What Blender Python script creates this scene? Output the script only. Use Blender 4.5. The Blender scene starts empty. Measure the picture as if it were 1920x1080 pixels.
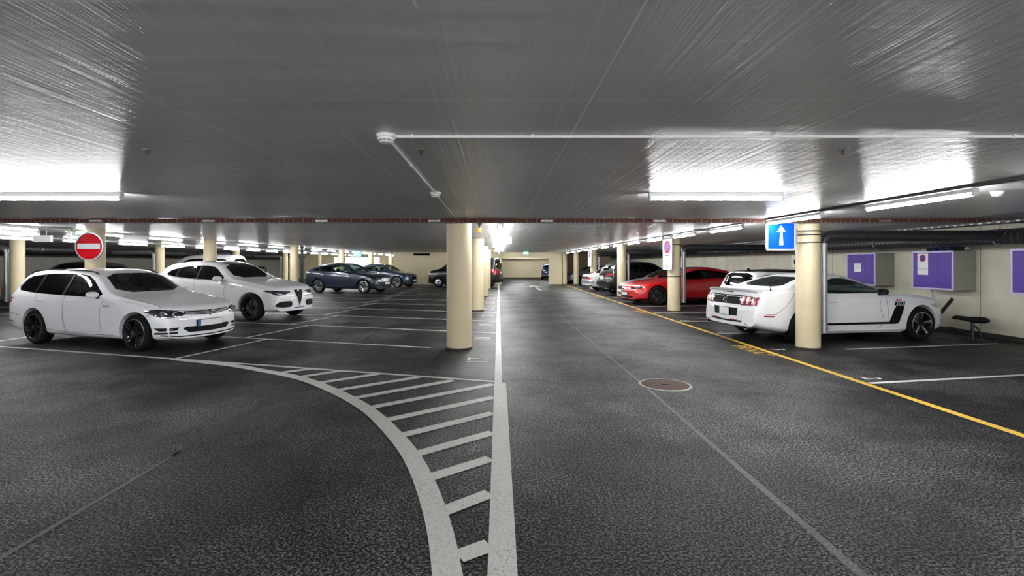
import bpy, bmesh, math, random
import numpy as np
from mathutils import Vector, Matrix
from mathutils.bvhtree import BVHTree
random.seed(7)
C = bpy.context.scene.collection
SC = bpy.context.scene
H = 1.6            # eye height (m)
CEIL = 2.40        # ceiling height (m)

# ------------------------------------------------------------------ camera
cam_d = bpy.data.cameras.new('camera')
cam_d.sensor_width = 36.0
cam_d.lens = 930.0 / 1920.0 * 36.0
cam_d.shift_x = 25.0 / 1920.0
cam_d.shift_y = -47.0 / 1920.0
cam_d.clip_start = 0.05
cam_d.clip_end = 200
cam = bpy.data.objects.new('camera', cam_d)
cam.location = (0, 0, H)
cam.rotation_euler = (math.pi / 2, 0, 0)
C.objects.link(cam)
SC.camera = cam

# ------------------------------------------------------------------ world and exposure
w = bpy.data.worlds.new('world')
SC.world = w
w.use_nodes = True
w.node_tree.nodes['Background'].inputs[0].default_value = (0.95, 0.97, 1.0, 1)
w.node_tree.nodes['Background'].inputs[1].default_value = 2.7  # fill light, enters by the unseen open end added behind the camera
SC.view_settings.view_transform = 'Standard'
SC.view_settings.look = 'None'
SC.view_settings.gamma = 1.0
SC.view_settings.use_curve_mapping = False
SC.view_settings.exposure = 0.30
LAMP = 118.0        # radiance of the tube diffusers

# ------------------------------------------------------------------ materials
def newmat(name):
    m = bpy.data.materials.new(name)
    m.use_nodes = True
    nt = m.node_tree
    for n in list(nt.nodes):
        nt.nodes.remove(n)
    out = nt.nodes.new('ShaderNodeOutputMaterial')
    return m, nt, out

def P(name, col, rough=0.5, metal=0.0, coat=0.0, spec=0.5, noise=0.0, nscale=20.0, bump=0.0, bscale=60.0, emit=None, estr=0.0, coatr=0.03):
    m, nt, out = newmat(name)
    b = nt.nodes.new('ShaderNodeBsdfPrincipled')
    nt.links.new(b.outputs[0], out.inputs[0])
    b.inputs['Base Color'].default_value = (*col, 1)
    b.inputs['Roughness'].default_value = rough
    b.inputs['Metallic'].default_value = metal
    b.inputs['Coat Weight'].default_value = coat
    b.inputs['Coat Roughness'].default_value = coatr
    b.inputs['Specular IOR Level'].default_value = spec
    if emit:
        b.inputs['Emission Color'].default_value = (*emit, 1)
        b.inputs['Emission Strength'].default_value = estr
    if noise > 0 or bump > 0:
        tc = nt.nodes.new('ShaderNodeTexCoord')
    if noise > 0:
        n = nt.nodes.new('ShaderNodeTexNoise'); n.inputs['Scale'].default_value = nscale
        n.inputs['Detail'].default_value = 5
        nt.links.new(tc.outputs['Object'], n.inputs['Vector'])
        mx = nt.nodes.new('ShaderNodeMix'); mx.data_type = 'RGBA'
        mx.inputs[6].default_value = (*[c * (1 - noise) for c in col], 1)
        mx.inputs[7].default_value = (*[min(1, c * (1 + noise)) for c in col], 1)
        nt.links.new(n.outputs[0], mx.inputs[0])
        nt.links.new(mx.outputs[2], b.inputs['Base Color'])
    if bump > 0:
        n2 = nt.nodes.new('ShaderNodeTexNoise'); n2.inputs['Scale'].default_value = bscale
        n2.inputs['Detail'].default_value = 4
        nt.links.new(tc.outputs['Object'], n2.inputs['Vector'])
        bp = nt.nodes.new('ShaderNodeBump'); bp.inputs['Strength'].default_value = bump
        bp.inputs['Distance'].default_value = 0.01
        nt.links.new(n2.outputs[0], bp.inputs['Height'])
        nt.links.new(bp.outputs[0], b.inputs['Normal'])
    return m

def glassmat(name, tint, gloss=0.04):
    m, nt, out = newmat(name)
    tr = nt.nodes.new('ShaderNodeBsdfTransparent'); tr.inputs[0].default_value = (*tint, 1)
    gl = nt.nodes.new('ShaderNodeBsdfGlossy'); gl.inputs['Roughness'].default_value = 0.02
    fr = nt.nodes.new('ShaderNodeFresnel'); fr.inputs[0].default_value = 1.38
    mx = nt.nodes.new('ShaderNodeMixShader')
    nt.links.new(fr.outputs[0], mx.inputs[0])
    nt.links.new(tr.outputs[0], mx.inputs[1])
    nt.links.new(gl.outputs[0], mx.inputs[2])
    nt.links.new(mx.outputs[0], out.inputs[0])
    return m

M = {}
M['white_paint'] = P('white_paint', (0.80, 0.81, 0.83), 0.35, coat=0.7)
M['pearl_paint'] = P('pearl_paint', (0.78, 0.78, 0.80), 0.35, coat=0.7)
M['blue_paint'] = P('blue_paint', (0.010, 0.018, 0.040), 0.3, 0.2, coat=0.8)
M['grey_blue_paint'] = P('grey_blue_paint', (0.055, 0.085, 0.13), 0.3, 0.3, coat=0.8)
M['black_paint'] = P('black_paint', (0.006, 0.006, 0.007), 0.3, coat=0.45, spec=0.3)
M['red_paint'] = P('red_paint', (0.46, 0.003, 0.008), 0.3, 0.1, coat=0.9)
M['silver_paint'] = P('silver_paint', (0.45, 0.46, 0.48), 0.3, 0.5, coat=0.6)
M['royal_blue_paint'] = P('royal_blue_paint', (0.012, 0.045, 0.16), 0.3, 0.3, coat=0.8)
M['black_trim'] = P('black_trim', (0.005, 0.005, 0.006), 0.55, spec=0.10)
M['black_plastic'] = P('black_plastic', (0.008, 0.008, 0.009), 0.6, spec=0.15)
M['cavity'] = P('cavity_black', (0.004, 0.004, 0.004), 0.9, spec=0.05)
M['interior'] = P('interior_fabric', (0.03, 0.03, 0.033), 0.8)
M['seat_grey'] = P('seat_grey', (0.20, 0.22, 0.22), 0.7)
M['rubber'] = P('tyre_rubber', (0.007, 0.007, 0.008), 0.8, spec=0.2, bump=0.2)
M['alloy'] = P('silver_alloy', (0.62, 0.63, 0.65), 0.25, 1.0)
M['black_alloy'] = P('black_alloy', (0.008, 0.008, 0.009), 0.35, 0.0, coat=0.15, spec=0.25)
M['steel'] = P('brake_steel', (0.25, 0.25, 0.26), 0.4, 1.0)
M['chrome'] = P('chrome', (0.8, 0.8, 0.82), 0.08, 1.0)
M['lamp_lens'] = P('lamp_lens', (0.015, 0.017, 0.02), 0.08, 0.0, coat=0.6)
M['lamp_bright'] = P('lamp_reflector', (0.75, 0.77, 0.8), 0.12, 0.9)
M['tail_red'] = P('tail_red', (0.45, 0.01, 0.02), 0.12, coat=1.0)
M['tail_dark'] = P('tail_dark_red', (0.10, 0.004, 0.012), 0.12, coat=1.0)
M['plate_white'] = P('plate_white', (0.82, 0.82, 0.80), 0.4)
M['plate_blue'] = P('plate_blue', (0.01, 0.09, 0.5), 0.4)
M['seam'] = P('seam_dark', (0.05, 0.05, 0.055), 0.8)
M['orange_red'] = P('badge_red', (0.5, 0.02, 0.01), 0.4)
M['glass_clear'] = glassmat('glass_clear', (0.75, 0.92, 0.86))
M['glass_tint'] = glassmat('glass_tint', (0.40, 0.52, 0.48))
M['glass_dark'] = glassmat('glass_dark', (0.03, 0.035, 0.035))

M['cream'] = P('cream_column_paint', (0.60, 0.51, 0.33), 0.5, noise=0.10, nscale=3.0, bump=0.25, bscale=30)
M['wall_beige'] = P('wall_beige_paint', (0.68, 0.60, 0.40), 0.7, noise=0.06, nscale=1.5, bump=0.15, bscale=20)
M['dark_base'] = P('dark_base', (0.03, 0.028, 0.026), 0.8)
M['galv'] = P('galvanised_steel', (0.42, 0.44, 0.46), 0.42, 0.8, noise=0.18, nscale=35)
M['duct_black'] = P('duct_black', (0.022, 0.023, 0.026), 0.42, 0.2, bump=0.2, bscale=12)
M['white_enamel'] = P('white_enamel', (0.78, 0.78, 0.77), 0.35)
M['white_plastic'] = P('white_plastic', (0.74, 0.73, 0.69), 0.4)
M['off_white'] = P('conduit_white', (0.70, 0.70, 0.70), 0.35)
M['grey_metal'] = P('grey_metal', (0.35, 0.36, 0.37), 0.4, 0.7)
M['tray_dark'] = P('tray_dark', (0.05, 0.05, 0.05), 0.5, 0.3)
M['tray_red'] = P('tray_red_brown', (0.075, 0.028, 0.020), 0.8, spec=0.2, noise=0.25, nscale=25)
M['mortar'] = P('tray_grey', (0.13, 0.12, 0.11), 0.6)
M['purple'] = P('purple_enamel', (0.085, 0.038, 0.30), 0.45, spec=0.25, noise=0.08, nscale=6)
M['purple_frame'] = P('lilac_frame', (0.50, 0.46, 0.72), 0.4)
M['concrete'] = P('concrete_grey', (0.30, 0.30, 0.265), 0.85, noise=0.18, nscale=14, bump=0.4, bscale=60)
M['grey_board'] = P('grey_board', (0.38, 0.38, 0.40), 0.5)
M['paper'] = P('paper_white', (0.75, 0.75, 0.74), 0.6)
M['ink'] = P('ink_dark', (0.06, 0.06, 0.07), 0.6)
M['ink_grey'] = P('ink_grey', (0.12, 0.12, 0.13), 0.6)
M['sign_red'] = P('sign_red', (0.40, 0.0, 0.006), 0.5, spec=0.08)
M['sign_blue'] = P('sign_blue', (0.0, 0.065, 0.50), 0.4, spec=0.2)
M['sign_white'] = P('sign_white', (0.46, 0.46, 0.48), 0.4)
M['sign_rim'] = P('sign_rim_grey', (0.40, 0.41, 0.43), 0.35, 0.6)
M['orange'] = P('beacon_amber', (0.85, 0.38, 0.02), 0.25, emit=(1.0, 0.42, 0.02), estr=0.35)
M['blue_plastic'] = P('blue_plastic', (0.01, 0.06, 0.30), 0.4)
M['black_iron'] = P('black_iron', (0.012, 0.012, 0.013), 0.45, 0.2)
M['copper'] = P('sprinkler_brass', (0.10, 0.05, 0.04), 0.4, 0.6)
M['rust'] = P('manhole_iron', (0.10, 0.055, 0.045), 0.55, 0.5, noise=0.25, nscale=30)
M['lamp'] = P('lamp_glow', (0.9, 0.9, 0.9), 0.5, emit=(0.97, 0.985, 1.0), estr=LAMP)
M['exit_green'] = P('exit_green', (0.1, 0.7, 0.55), 0.5, emit=(0.10, 0.85, 0.65), estr=2.2)
M['exit_white'] = P('exit_white', (0.8, 0.9, 0.9), 0.5, emit=(0.75, 1.0, 0.95), estr=3.0)
M['brake_red'] = P('brake_caliper_red', (0.4, 0.02, 0.01), 0.4)

def wall_panels_mat():
    m, nt, out = newmat('right_wall_concrete_paint')
    N = nt.nodes.new; L = nt.links.new
    b = N('ShaderNodeBsdfPrincipled'); L(b.outputs[0], out.inputs[0])
    b.inputs['Roughness'].default_value = 0.8
    g = N('ShaderNodeNewGeometry')
    n = N('ShaderNodeTexNoise'); n.inputs['Scale'].default_value = 1.6; n.inputs['Detail'].default_value = 8
    L(g.outputs['Position'], n.inputs['Vector'])
    cr = N('ShaderNodeValToRGB')
    cr.color_ramp.elements[0].position = 0.3; cr.color_ramp.elements[0].color = (0.52, 0.49, 0.39, 1)
    cr.color_ramp.elements[1].position = 0.7; cr.color_ramp.elements[1].color = (0.66, 0.63, 0.51, 1)
    L(n.outputs[0], cr.inputs[0])
    # upright joints every 1.2 m
    sp = N('ShaderNodeSeparateXYZ'); L(g.outputs['Position'], sp.inputs[0])
    def mth(op, a, v=None):
        q = N('ShaderNodeMath'); q.operation = op; L(a, q.inputs[0])
        if v is not None: q.inputs[1].default_value = v
        return q.outputs[0]
    j = mth('LESS_THAN', mth('FRACT', mth('MULTIPLY', sp.outputs[1], 1 / 1.2)), 0.012)
    mx = N('ShaderNodeMix'); mx.data_type = 'RGBA'
    L(j, mx.inputs[0]); L(cr.outputs[0], mx.inputs[6]); mx.inputs[7].default_value = (0.2, 0.19, 0.16, 1)
    L(mx.outputs[2], b.inputs['Base Color'])
    n2 = N('ShaderNodeTexNoise'); n2.inputs['Scale'].default_value = 25; L(g.outputs['Position'], n2.inputs['Vector'])
    bp = N('ShaderNodeBump'); bp.inputs['Strength'].default_value = 0.25; bp.inputs['Distance'].default_value = 0.01
    L(n2.outputs[0], bp.inputs['Height']); L(bp.outputs[0], b.inputs['Normal'])
    return m
M['wall_right'] = wall_panels_mat()
M['wall_left'] = P('left_wall_dark_grey', (0.20, 0.19, 0.16), 0.8, noise=0.1, nscale=1.5, spec=0.2)  # one even grey, darker than the other walls

def ceiling_mat():
    m, nt, out = newmat('ceiling_painted_formwork')
    N = nt.nodes.new; L = nt.links.new
    b = N('ShaderNodeBsdfPrincipled'); L(b.outputs[0], out.inputs[0])
    g = N('ShaderNodeNewGeometry')
    def mapping(sx, sy, off=0):
        mp = N('ShaderNodeMapping'); mp.inputs['Scale'].default_value = (sx, sy, 1)
        mp.inputs['Location'].default_value = (off, off * .37, 0)
        L(g.outputs['Position'], mp.inputs[0]); return mp.outputs[0]
    def noise(vec, sc, det=4, rough=0.5):
        n = N('ShaderNodeTexNoise'); n.inputs['Scale'].default_value = sc; n.inputs['Detail'].default_value = det
        n.inputs['Roughness'].default_value = rough
        L(vec, n.inputs['Vector']); return n.outputs[0]
    def mth(op, a, v=None):
        q = N('ShaderNodeMath'); q.operation = op
        for i, s in enumerate((a, v)):
            if s is None: continue
            if isinstance(s, (int, float)): q.inputs[i].default_value = s
            else: L(s, q.inputs[i])
        return q.outputs[0]
    sp = N('ShaderNodeSeparateXYZ'); L(g.outputs['Position'], sp.inputs[0])
    # board edges: thin ridges that run along the aisle, each only here and there
    edge = mth('LESS_THAN', mth('FRACT', mth('MULTIPLY', sp.outputs[0], 1 / 0.163)), 0.035)
    mask = mth('GREATER_THAN', noise(mapping(6.1, 0.40), 1.0, 1), 0.52)
    ridge = mth('MULTIPLY', edge, mask)
    edge2 = mth('LESS_THAN', mth('FRACT', mth('ADD', mth('MULTIPLY', sp.outputs[0], 1 / 0.71), 0.37)), 0.012)
    mask2 = mth('GREATER_THAN', noise(mapping(1.4, 0.35, 3), 1.0, 1), 0.45)
    ridge2 = mth('MULTIPLY', edge2, mask2)
    joint = mth('LESS_THAN', mth('FRACT', mth('MULTIPLY', mth('ADD', sp.outputs[1], 18.7), 1 / 1.76)), 0.006)
    boards = noise(mapping(17, 0.22, 7), 1.0, 5, 0.65)            # grain along the boards
    ripple = noise(mapping(0.9, 9.0, 11), 1.0, 3)          # slight waves across
    blist = noise(mapping(5, 5, 5), 1.0, 4)
    h = mth('ADD', mth('MULTIPLY', boards, 0.75), mth('MULTIPLY', ripple, 0.5))
    h = mth('ADD', h, mth('MULTIPLY', blist, 0.3))
    h = mth('ADD', h, mth('MULTIPLY', ridge, -0.35))
    h = mth('ADD', h, mth('MULTIPLY', ridge2, -0.45))
    h = mth('ADD', h, mth('MULTIPLY', joint, -0.3))
    bp = N('ShaderNodeBump'); bp.inputs['Strength'].default_value = 0.85; bp.inputs['Distance'].default_value = 0.012
    L(h, bp.inputs['Height']); L(bp.outputs[0], b.inputs['Normal'])
    cr = N('ShaderNodeValToRGB')
    cr.color_ramp.elements[0].position = 0.3; cr.color_ramp.elements[0].color = (0.60, 0.59, 0.57, 1)
    cr.color_ramp.elements[1].position = 0.75; cr.color_ramp.elements[1].color = (0.72, 0.71, 0.69, 1)
    L(noise(mapping(0.5, 0.8, 2), 1.0, 5), cr.inputs[0])
    mx = N('ShaderNodeMix'); mx.data_type = 'RGBA'; L(mth('MAXIMUM', ridge2, mth('MAXIMUM', mth('MULTIPLY', joint, 0.5), mth('MULTIPLY', ridge, 0.30))), mx.inputs[0])
    L(cr.outputs[0], mx.inputs[6]); mx.inputs[7].default_value = (0.9, 0.89, 0.87, 1)
    L(mx.outputs[2], b.inputs['Base Color'])
    b.inputs['Roughness'].default_value = 0.27
    b.inputs['Specular IOR Level'].default_value = 0.30
    b.inputs['Anisotropic'].default_value = 0.85
    tg = N('ShaderNodeCombineXYZ'); tg.inputs[1].default_value = 1.0
    L(tg.outputs[0], b.inputs['Tangent'])
    return m
M['ceiling'] = ceiling_mat()

def asphalt_nodes(nt, out, paint=None, wear=0.5):
    N = nt.nodes.new; L = nt.links.new
    b = N('ShaderNodeBsdfPrincipled'); L(b.outputs[0], out.inputs[0])
    g = N('ShaderNodeNewGeometry')
    def noise(sc, det=3, rough=0.5, off=0):
        n = N('ShaderNodeTexNoise'); n.inputs['Scale'].default_value = sc; n.inputs['Detail'].default_value = det
        n.inputs['Roughness'].default_value = rough
        mp = N('ShaderNodeMapping'); mp.inputs['Location'].default_value = (off, off, 0)
        L(g.outputs['Position'], mp.inputs[0]); L(mp.outputs[0], n.inputs['Vector']); return n.outputs[0]
    def ramp(v, p0, c0, p1, c1):
        r = N('ShaderNodeValToRGB'); r.color_ramp.elements[0].position = p0; r.color_ramp.elements[1].position = p1
        r.color_ramp.elements[0].color = (c0, c0, c0, 1) if not isinstance(c0, tuple) else c0
        r.color_ramp.elements[1].color = (c1, c1, c1, 1) if not isinstance(c1, tuple) else c1
        L(v, r.inputs[0]); return r.outputs[0]
    def mixc(f, a, c):
        mx = N('ShaderNodeMix'); mx.data_type = 'RGBA'
        for i, s in ((0, f), (6, a), (7, c)):
            if isinstance(s, tuple): mx.inputs[i].default_value = s
            elif isinstance(s, float): mx.inputs[i].default_value = s
            else: L(s, mx.inputs[i])
        return mx.outputs[2]
    fine = noise(58, 5, 0.8)
    spk = ramp(fine, 0.50, 0.0, 0.60, 1.0)
    dust = ramp(noise(0.55, 8, 0.68, 3.3), 0.47, 0.0, 0.62, 1.0)
    wet = ramp(noise(0.8, 8, 0.75, 9.1), 0.44, 0.0, 0.64, 1.0)
    base = mixc(spk, (0.003, 0.003, 0.0035, 1), (0.045, 0.045, 0.048, 1))
    dusty = mixc(spk, (0.005, 0.005, 0.006, 1), (0.24, 0.24, 0.25, 1))
    col = mixc(dust, base, dusty)
    ro = ramp(wet, 0.0, 0.40, 1.0, 0.52)
    if paint:
        keep = ramp(noise(70, 4, 0.7, 1.7), 0.5 - 0.18 * (1 - wear) - 0.10, 0.0, 0.5, 1.0)
        old = ramp(noise(1.1, 3, 0.5, 5.0), 0.35, 0.0, 0.7, 1.0)
        keep2 = mixc(old, keep, (1, 1, 1, 1))
        col = mixc(keep2, col, (*paint, 1))
    L(col, b.inputs['Base Color']); L(ro, b.inputs['Roughness'])
    sl = ramp(fine, 0.48, 0.04, 0.58, 0.46); L(sl, b.inputs['Specular IOR Level'])
    bp = N('ShaderNodeBump'); bp.inputs['Strength'].default_value = 0.7; bp.inputs['Distance'].default_value = 0.006
    L(fine, bp.inputs['Height']); L(bp.outputs[0], b.inputs['Normal'])
m, nt, out = newmat('asphalt'); asphalt_nodes(nt, out); M['asphalt'] = m
m, nt, out = newmat('white_road_paint'); asphalt_nodes(nt, out, (0.62, 0.60, 0.56), 0.3); M['road_white'] = m
m, nt, out = newmat('yellow_road_paint'); asphalt_nodes(nt, out, (0.64, 0.41, 0.06), 0.9); M['road_yellow'] = m
m, nt, out = newmat('sealed_joint'); asphalt_nodes(nt, out, (0.10, 0.10, 0.105), 0.2); M['joint'] = m
m, nt, out = newmat('tar_joint'); asphalt_nodes(nt, out, (0.008, 0.008, 0.009), 0.9); M['tar'] = m

# ------------------------------------------------------------------ mesh helpers
class MB:
    def __init__(s): s.v = []; s.f = []; s.m = []
    def add(s, vs, fs, mi=0, mat=None):
        o = len(s.v)
        for p in vs:
            p = Vector(p)
            if mat is not None: p = mat @ p
            s.v.append(tuple(p))
        for f in fs: s.f.append(tuple(i + o for i in f)); s.m.append(mi)
        return s
    def box(s, x0, y0, z0, x1, y1, z1, mi=0, mat=None):
        vs = [(x, y, z) for z in (z0, z1) for y in (y0, y1) for x in (x0, x1)]
        fs = [(0, 2, 3, 1), (4, 5, 7, 6), (0, 1, 5, 4), (2, 6, 7, 3), (0, 4, 6, 2), (1, 3, 7, 5)]
        return s.add(vs, fs, mi, mat)
    def cyl(s, p0, p1, r0, r1=None, n=24, mi=0, caps=True):
        r1 = r0 if r1 is None else r1
        p0 = Vector(p0); p1 = Vector(p1); d = (p1 - p0).normalized()
        a = d.orthogonal().normalized(); b = d.cross(a)
        vs = []
        for p, r in ((p0, r0), (p1, r1)):
            for k in range(n):
                t = 2 * math.pi * k / n
                vs.append(p + a * (r * math.cos(t)) + b * (r * math.sin(t)))
        fs = [(k, (k + 1) % n, n + (k + 1) % n, n + k) for k in range(n)]
        if caps: fs += [tuple(range(n - 1, -1, -1)), tuple(range(n, 2 * n))]
        return s.add(vs, fs, mi)
    def tube(s, path, r, n=16, mi=0, caps=True):
        path = [Vector(p) for p in path]; rings = []
        up = None; vs = []
        for i, p in enumerate(path):
            d = (path[min(i + 1, len(path) - 1)] - path[max(i - 1, 0)]).normalized()
            if up is None: up = d.orthogonal().normalized()
            up = (up - d * up.dot(d)).normalized(); b = d.cross(up)
            rr = r[i] if isinstance(r, (list, tuple)) else r
            for k in range(n):
                t = 2 * math.pi * k / n
                vs.append(p + up * (rr * math.cos(t)) + b * (rr * math.sin(t)))
        fs = []
        for i in range(len(path) - 1):
            for k in range(n):
                a0 = i * n + k; a1 = i * n + (k + 1) % n
                fs.append((a0, a1, a1 + n, a0 + n))
        if caps: fs += [tuple(range(n - 1, -1, -1)), tuple((len(path) - 1) * n + k for k in range(n))]
        return s.add(vs, fs, mi)
    def lathe(s, prof, n=32, mi=0, mat=None, axis='z'):
        # prof: (r, h) list; revolved about the axis
        vs = []
        for r, h in prof:
            for k in range(n):
                t = 2 * math.pi * k / n
                if axis == 'z': vs.append((r * math.cos(t), r * math.sin(t), h))
                else: vs.append((r * math.cos(t), h, r * math.sin(t)))
        fs = []
        for i in range(len(prof) - 1):
            for k in range(n):
                fs.append((i * n + k, i * n + (k + 1) % n, (i + 1) * n + (k + 1) % n, (i + 1) * n + k))
        return s.add(vs, fs, mi, mat)
    def prism(s, poly, d, mi=0, mat=None):
        # poly: 3d points, extruded by the vector d
        n = len(poly); d = Vector(d)
        vs = [Vector(p) for p in poly] + [Vector(p) + d for p in poly]
        fs = [tuple(range(n - 1, -1, -1)), tuple(range(n, 2 * n))] + [(k, (k + 1) % n, n + (k + 1) % n, n + k) for k in range(n)]
        return s.add(vs, fs, mi, mat)
    def build(s, name, mats, parent=None, smooth=None, loc=None, bevel=0, fix=True):
        me = bpy.data.meshes.new(name)
        me.from_pydata(s.v, [], s.f)
        if not isinstance(mats, (list, tuple)): mats = [mats]
        for q in mats: me.materials.append(M[q] if isinstance(q, str) else q)
        me.polygons.foreach_set('material_index', s.m)
        if fix or bevel:
            bm = bmesh.new(); bm.from_mesh(me)
            if bevel:
                bmesh.ops.bevel(bm, geom=[e for e in bm.edges if len(e.link_faces) == 2 and e.calc_face_angle(0) > 0.6], offset=bevel, segments=2, affect='EDGES', profile=0.7, clamp_overlap=True)
            bmesh.ops.recalc_face_normals(bm, faces=bm.faces)
            bm.to_mesh(me); bm.free()
        if smooth:
            me.shade_smooth(); me.set_sharp_from_angle(angle=math.radians(smooth))
        return link(name, me, parent, loc)

def link(name, me, parent=None, loc=None):
    o = bpy.data.objects.new(name, me); C.objects.link(o)
    if parent: o.parent = parent
    if loc: o.location = loc
    return o
def tag(o, label=None, cat=None, group=None, kind=None):
    if label: o['label'] = label
    if cat: o['category'] = cat
    if group: o['group'] = group
    if kind: o['kind'] = kind
    return o
def empty(name, label, cat, loc=(0, 0, 0), rz=0, group=None):
    o = bpy.data.objects.new(name, None); C.objects.link(o)
    o.empty_display_size = 0.2
    o.location = loc; o.rotation_euler = (0, 0, rz)
    return tag(o, label, cat, group)
def copy_tree(o, parent=None):
    c = o.copy(); C.objects.link(c)
    if parent is not None: c.parent = parent
    for ch in [x for x in C.objects if x.parent == o]: copy_tree(ch, c)
    return c
def text_obj(name, s, size, mat, parent, mtx, ext=0.0, align='CENTER', sx=1.0):
    cu = bpy.data.curves.new('t', 'FONT'); cu.body = s; cu.size = size; cu.align_x = align; cu.align_y = 'CENTER'
    cu.extrude = ext; cu.resolution_u = 3
    t = bpy.data.objects.new('t', cu); C.objects.link(t)
    bpy.context.view_layer.update()
    me = bpy.data.meshes.new_from_object(t.evaluated_get(bpy.context.evaluated_depsgraph_get()))
    bpy.data.objects.remove(t)
    me.transform(mtx @ Matrix.Diagonal((sx, 1, 1, 1))); me.materials.clear(); me.materials.append(M[mat])
    return link(name, me, parent)
def disc_pts(cx, cz, r, y, n=40):
    return [(cx + r * math.cos(2 * math.pi * k / n), y, cz + r * math.sin(2 * math.pi * k / n)) for k in range(n)]
# ------------------------------------------------------------------ the hall
def struct(name, mb, mats, **k):
    o = mb.build(name, mats, **k); o['kind'] = 'structure'; return o
X0, X1 = -21.1, 10.5
YB, YF = -5.0, 52.0  # no wall at the near end: opening added for the world's fill light
struct('floor', MB().box(X0 - .3, YB - .3, -0.2, X1 + .3, YF, 0), 'asphalt')
floor_obj = bpy.data.objects['floor']
struct('ceiling', MB().box(X0 - .3, YB - .3, CEIL, X1 + .3, YF, CEIL + 0.2), 'ceiling')
struct('wall_right', MB().box(X1, YB, 0, X1 + .25, 42.2, CEIL), 'wall_right')
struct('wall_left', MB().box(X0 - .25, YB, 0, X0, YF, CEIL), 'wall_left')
b = MB()
b.box(-7.9, 37.3, 0, 0.2, 37.6, CEIL)
b.box(0.2, 37.3, 2.0, 3.78, 37.6, CEIL)
b.box(3.78, 37.3, 0, 4.75, 37.6, CEIL)
b.box(4.5, 37.6, 0, 4.75, 42.2, CEIL)
b.box(4.75, 42.0, 0, X1, 42.25, CEIL)
b.box(-7.9, 37.6, 0, -7.65, 50.0, CEIL)
struct('wall_far', b, 'wall_beige')
struct('wall_far_room', MB().box(-7.6, 51.2, 0, X1, 51.4, CEIL).box(-7.6, 50.0, 2.02, X1, 51.2, CEIL), 'wall_beige')
b = MB()
b.box(X0, 50.0, 0, -16.6, 50.2, CEIL); b.box(-12.0, 50.0, 0, -7.9, 50.2, CEIL); b.box(-16.6, 50.0, 2.18, -12.0, 50.2, CEIL)
struct('wall_far_left', b, 'wall_beige')
struct('wall_lit_room', MB().box(-16.9, 51.8, 0, -11.8, 52.0, CEIL), 'white_enamel')
struct('baseboard_right', MB().box(X1 - .02, YB, 0, X1, 42, 0.10), 'dark_base')
struct('baseboard_left', MB().box(X0, YB, 0, X0 + .02, 50, 0.10), 'dark_base')
struct('baseboard_far', MB().box(-7.6, 51.17, 0, X1, 51.2, 0.10), 'dark_base')

# ---- floor paint, all of it part of the floor
def quadstrip(mb, pts, w, z, mi=0):
    # ribbon of width w (or list) along a polyline
    n = len(pts); vs = []
    for i, p in enumerate(pts):
        a = Vector(pts[max(0, i - 1)]); c = Vector(pts[min(n - 1, i + 1)])
        d = (c - a).normalized(); q = Vector((-d.y, d.x))
        ww = w[i] if isinstance(w, (list, tuple)) else w
        vs.append((p[0] + q.x * ww / 2, p[1] + q.y * ww / 2, z)); vs.append((p[0] - q.x * ww / 2, p[1] - q.y * ww / 2, z))
    mb.add(vs, [(2 * i, 2 * i + 1, 2 * i + 3, 2 * i + 2) for i in range(n - 1)], mi)
def paint(name, segs, mat, z=0.003):
    mb = MB()
    for pts, w in segs: quadstrip(mb, pts, w, z)
    for i, p in enumerate(mb.f):       # faces up
        v = [Vector(mb.v[k]) for k in p]
        if (v[1] - v[0]).cross(v[2] - v[0]).z < 0: mb.f[i] = tuple(reversed(p))
    return mb.build(name, mat, floor_obj, fix=False)
paint('long_white_line', [([(0.02, -2), (0.02, 6.62)], 0.155), ([(-0.005, 6.62), (-0.005, 36.5)], 0.10)], 'road_white', 0.004)
paint('yellow_line', [([(4.85, 0.5), (4.85, 36.8)], 0.105)], 'road_yellow', 0.004)
cv = [(-0.06, 0.6), (-0.12, 1.6), (-0.26, 2.53), (-0.43, 3.26), (-0.7, 4.05), (-1.05, 4.77), (-1.47, 5.47), (-2.07, 6.21), (-2.73, 6.86), (-3.42, 7.31), (-4.25, 7.78), (-5.41, 8.24)]
def smoothpath(p, k=4):
    out = []
    for i in range(len(p) - 1):
        a = Vector(p[max(0, i - 1)]); b_ = Vector(p[i]); c = Vector(p[i + 1]); d = Vector(p[min(len(p) - 1, i + 2)])
        for j in range(k):
            t = j / k
            out.append(tuple(0.5 * ((2 * b_) + (c - a) * t + (2 * a - 5 * b_ + 4 * c - d) * t * t + (3 * b_ - a - 3 * c + d) * t ** 3)))
    out.append(tuple(p[-1])); return out
paint('curved_white_line', [(smoothpath(cv), 0.155)], 'road_white', 0.0045)
ln = lambda k, x: 6.68 + 2.31 * k - 0.295 * (x + 0.05)
hs = [((-3.15, 7.24), (-2.79, 7.52)), ((-2.77, 6.97), (-2.3, 7.37)), ((-2.37, 6.63), (-1.73, 7.14)), ((-2.0, 6.25), (-1.12, 6.94)), ((-1.69, 5.88), (-0.62, 6.75)), ((-1.43, 5.47), (-0.07, 6.53)), ((-1.16, 5.03), (-0.06, 5.9)), ((-0.91, 4.59), (-0.06, 5.28)), ((-0.7, 4.14), (-0.06, 4.67)), ((-0.53, 3.68), (-0.07, 4.05)), ((-0.36, 3.19), (-0.06, 3.44)), ((-0.22, 2.7), (-0.05, 2.81)), ((-0.13, 2.2), (-0.05, 2.25))]
paint('hatched_triangle', [([a, b_], 0.125) for a, b_ in hs], 'road_white', 0.0035)
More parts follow.
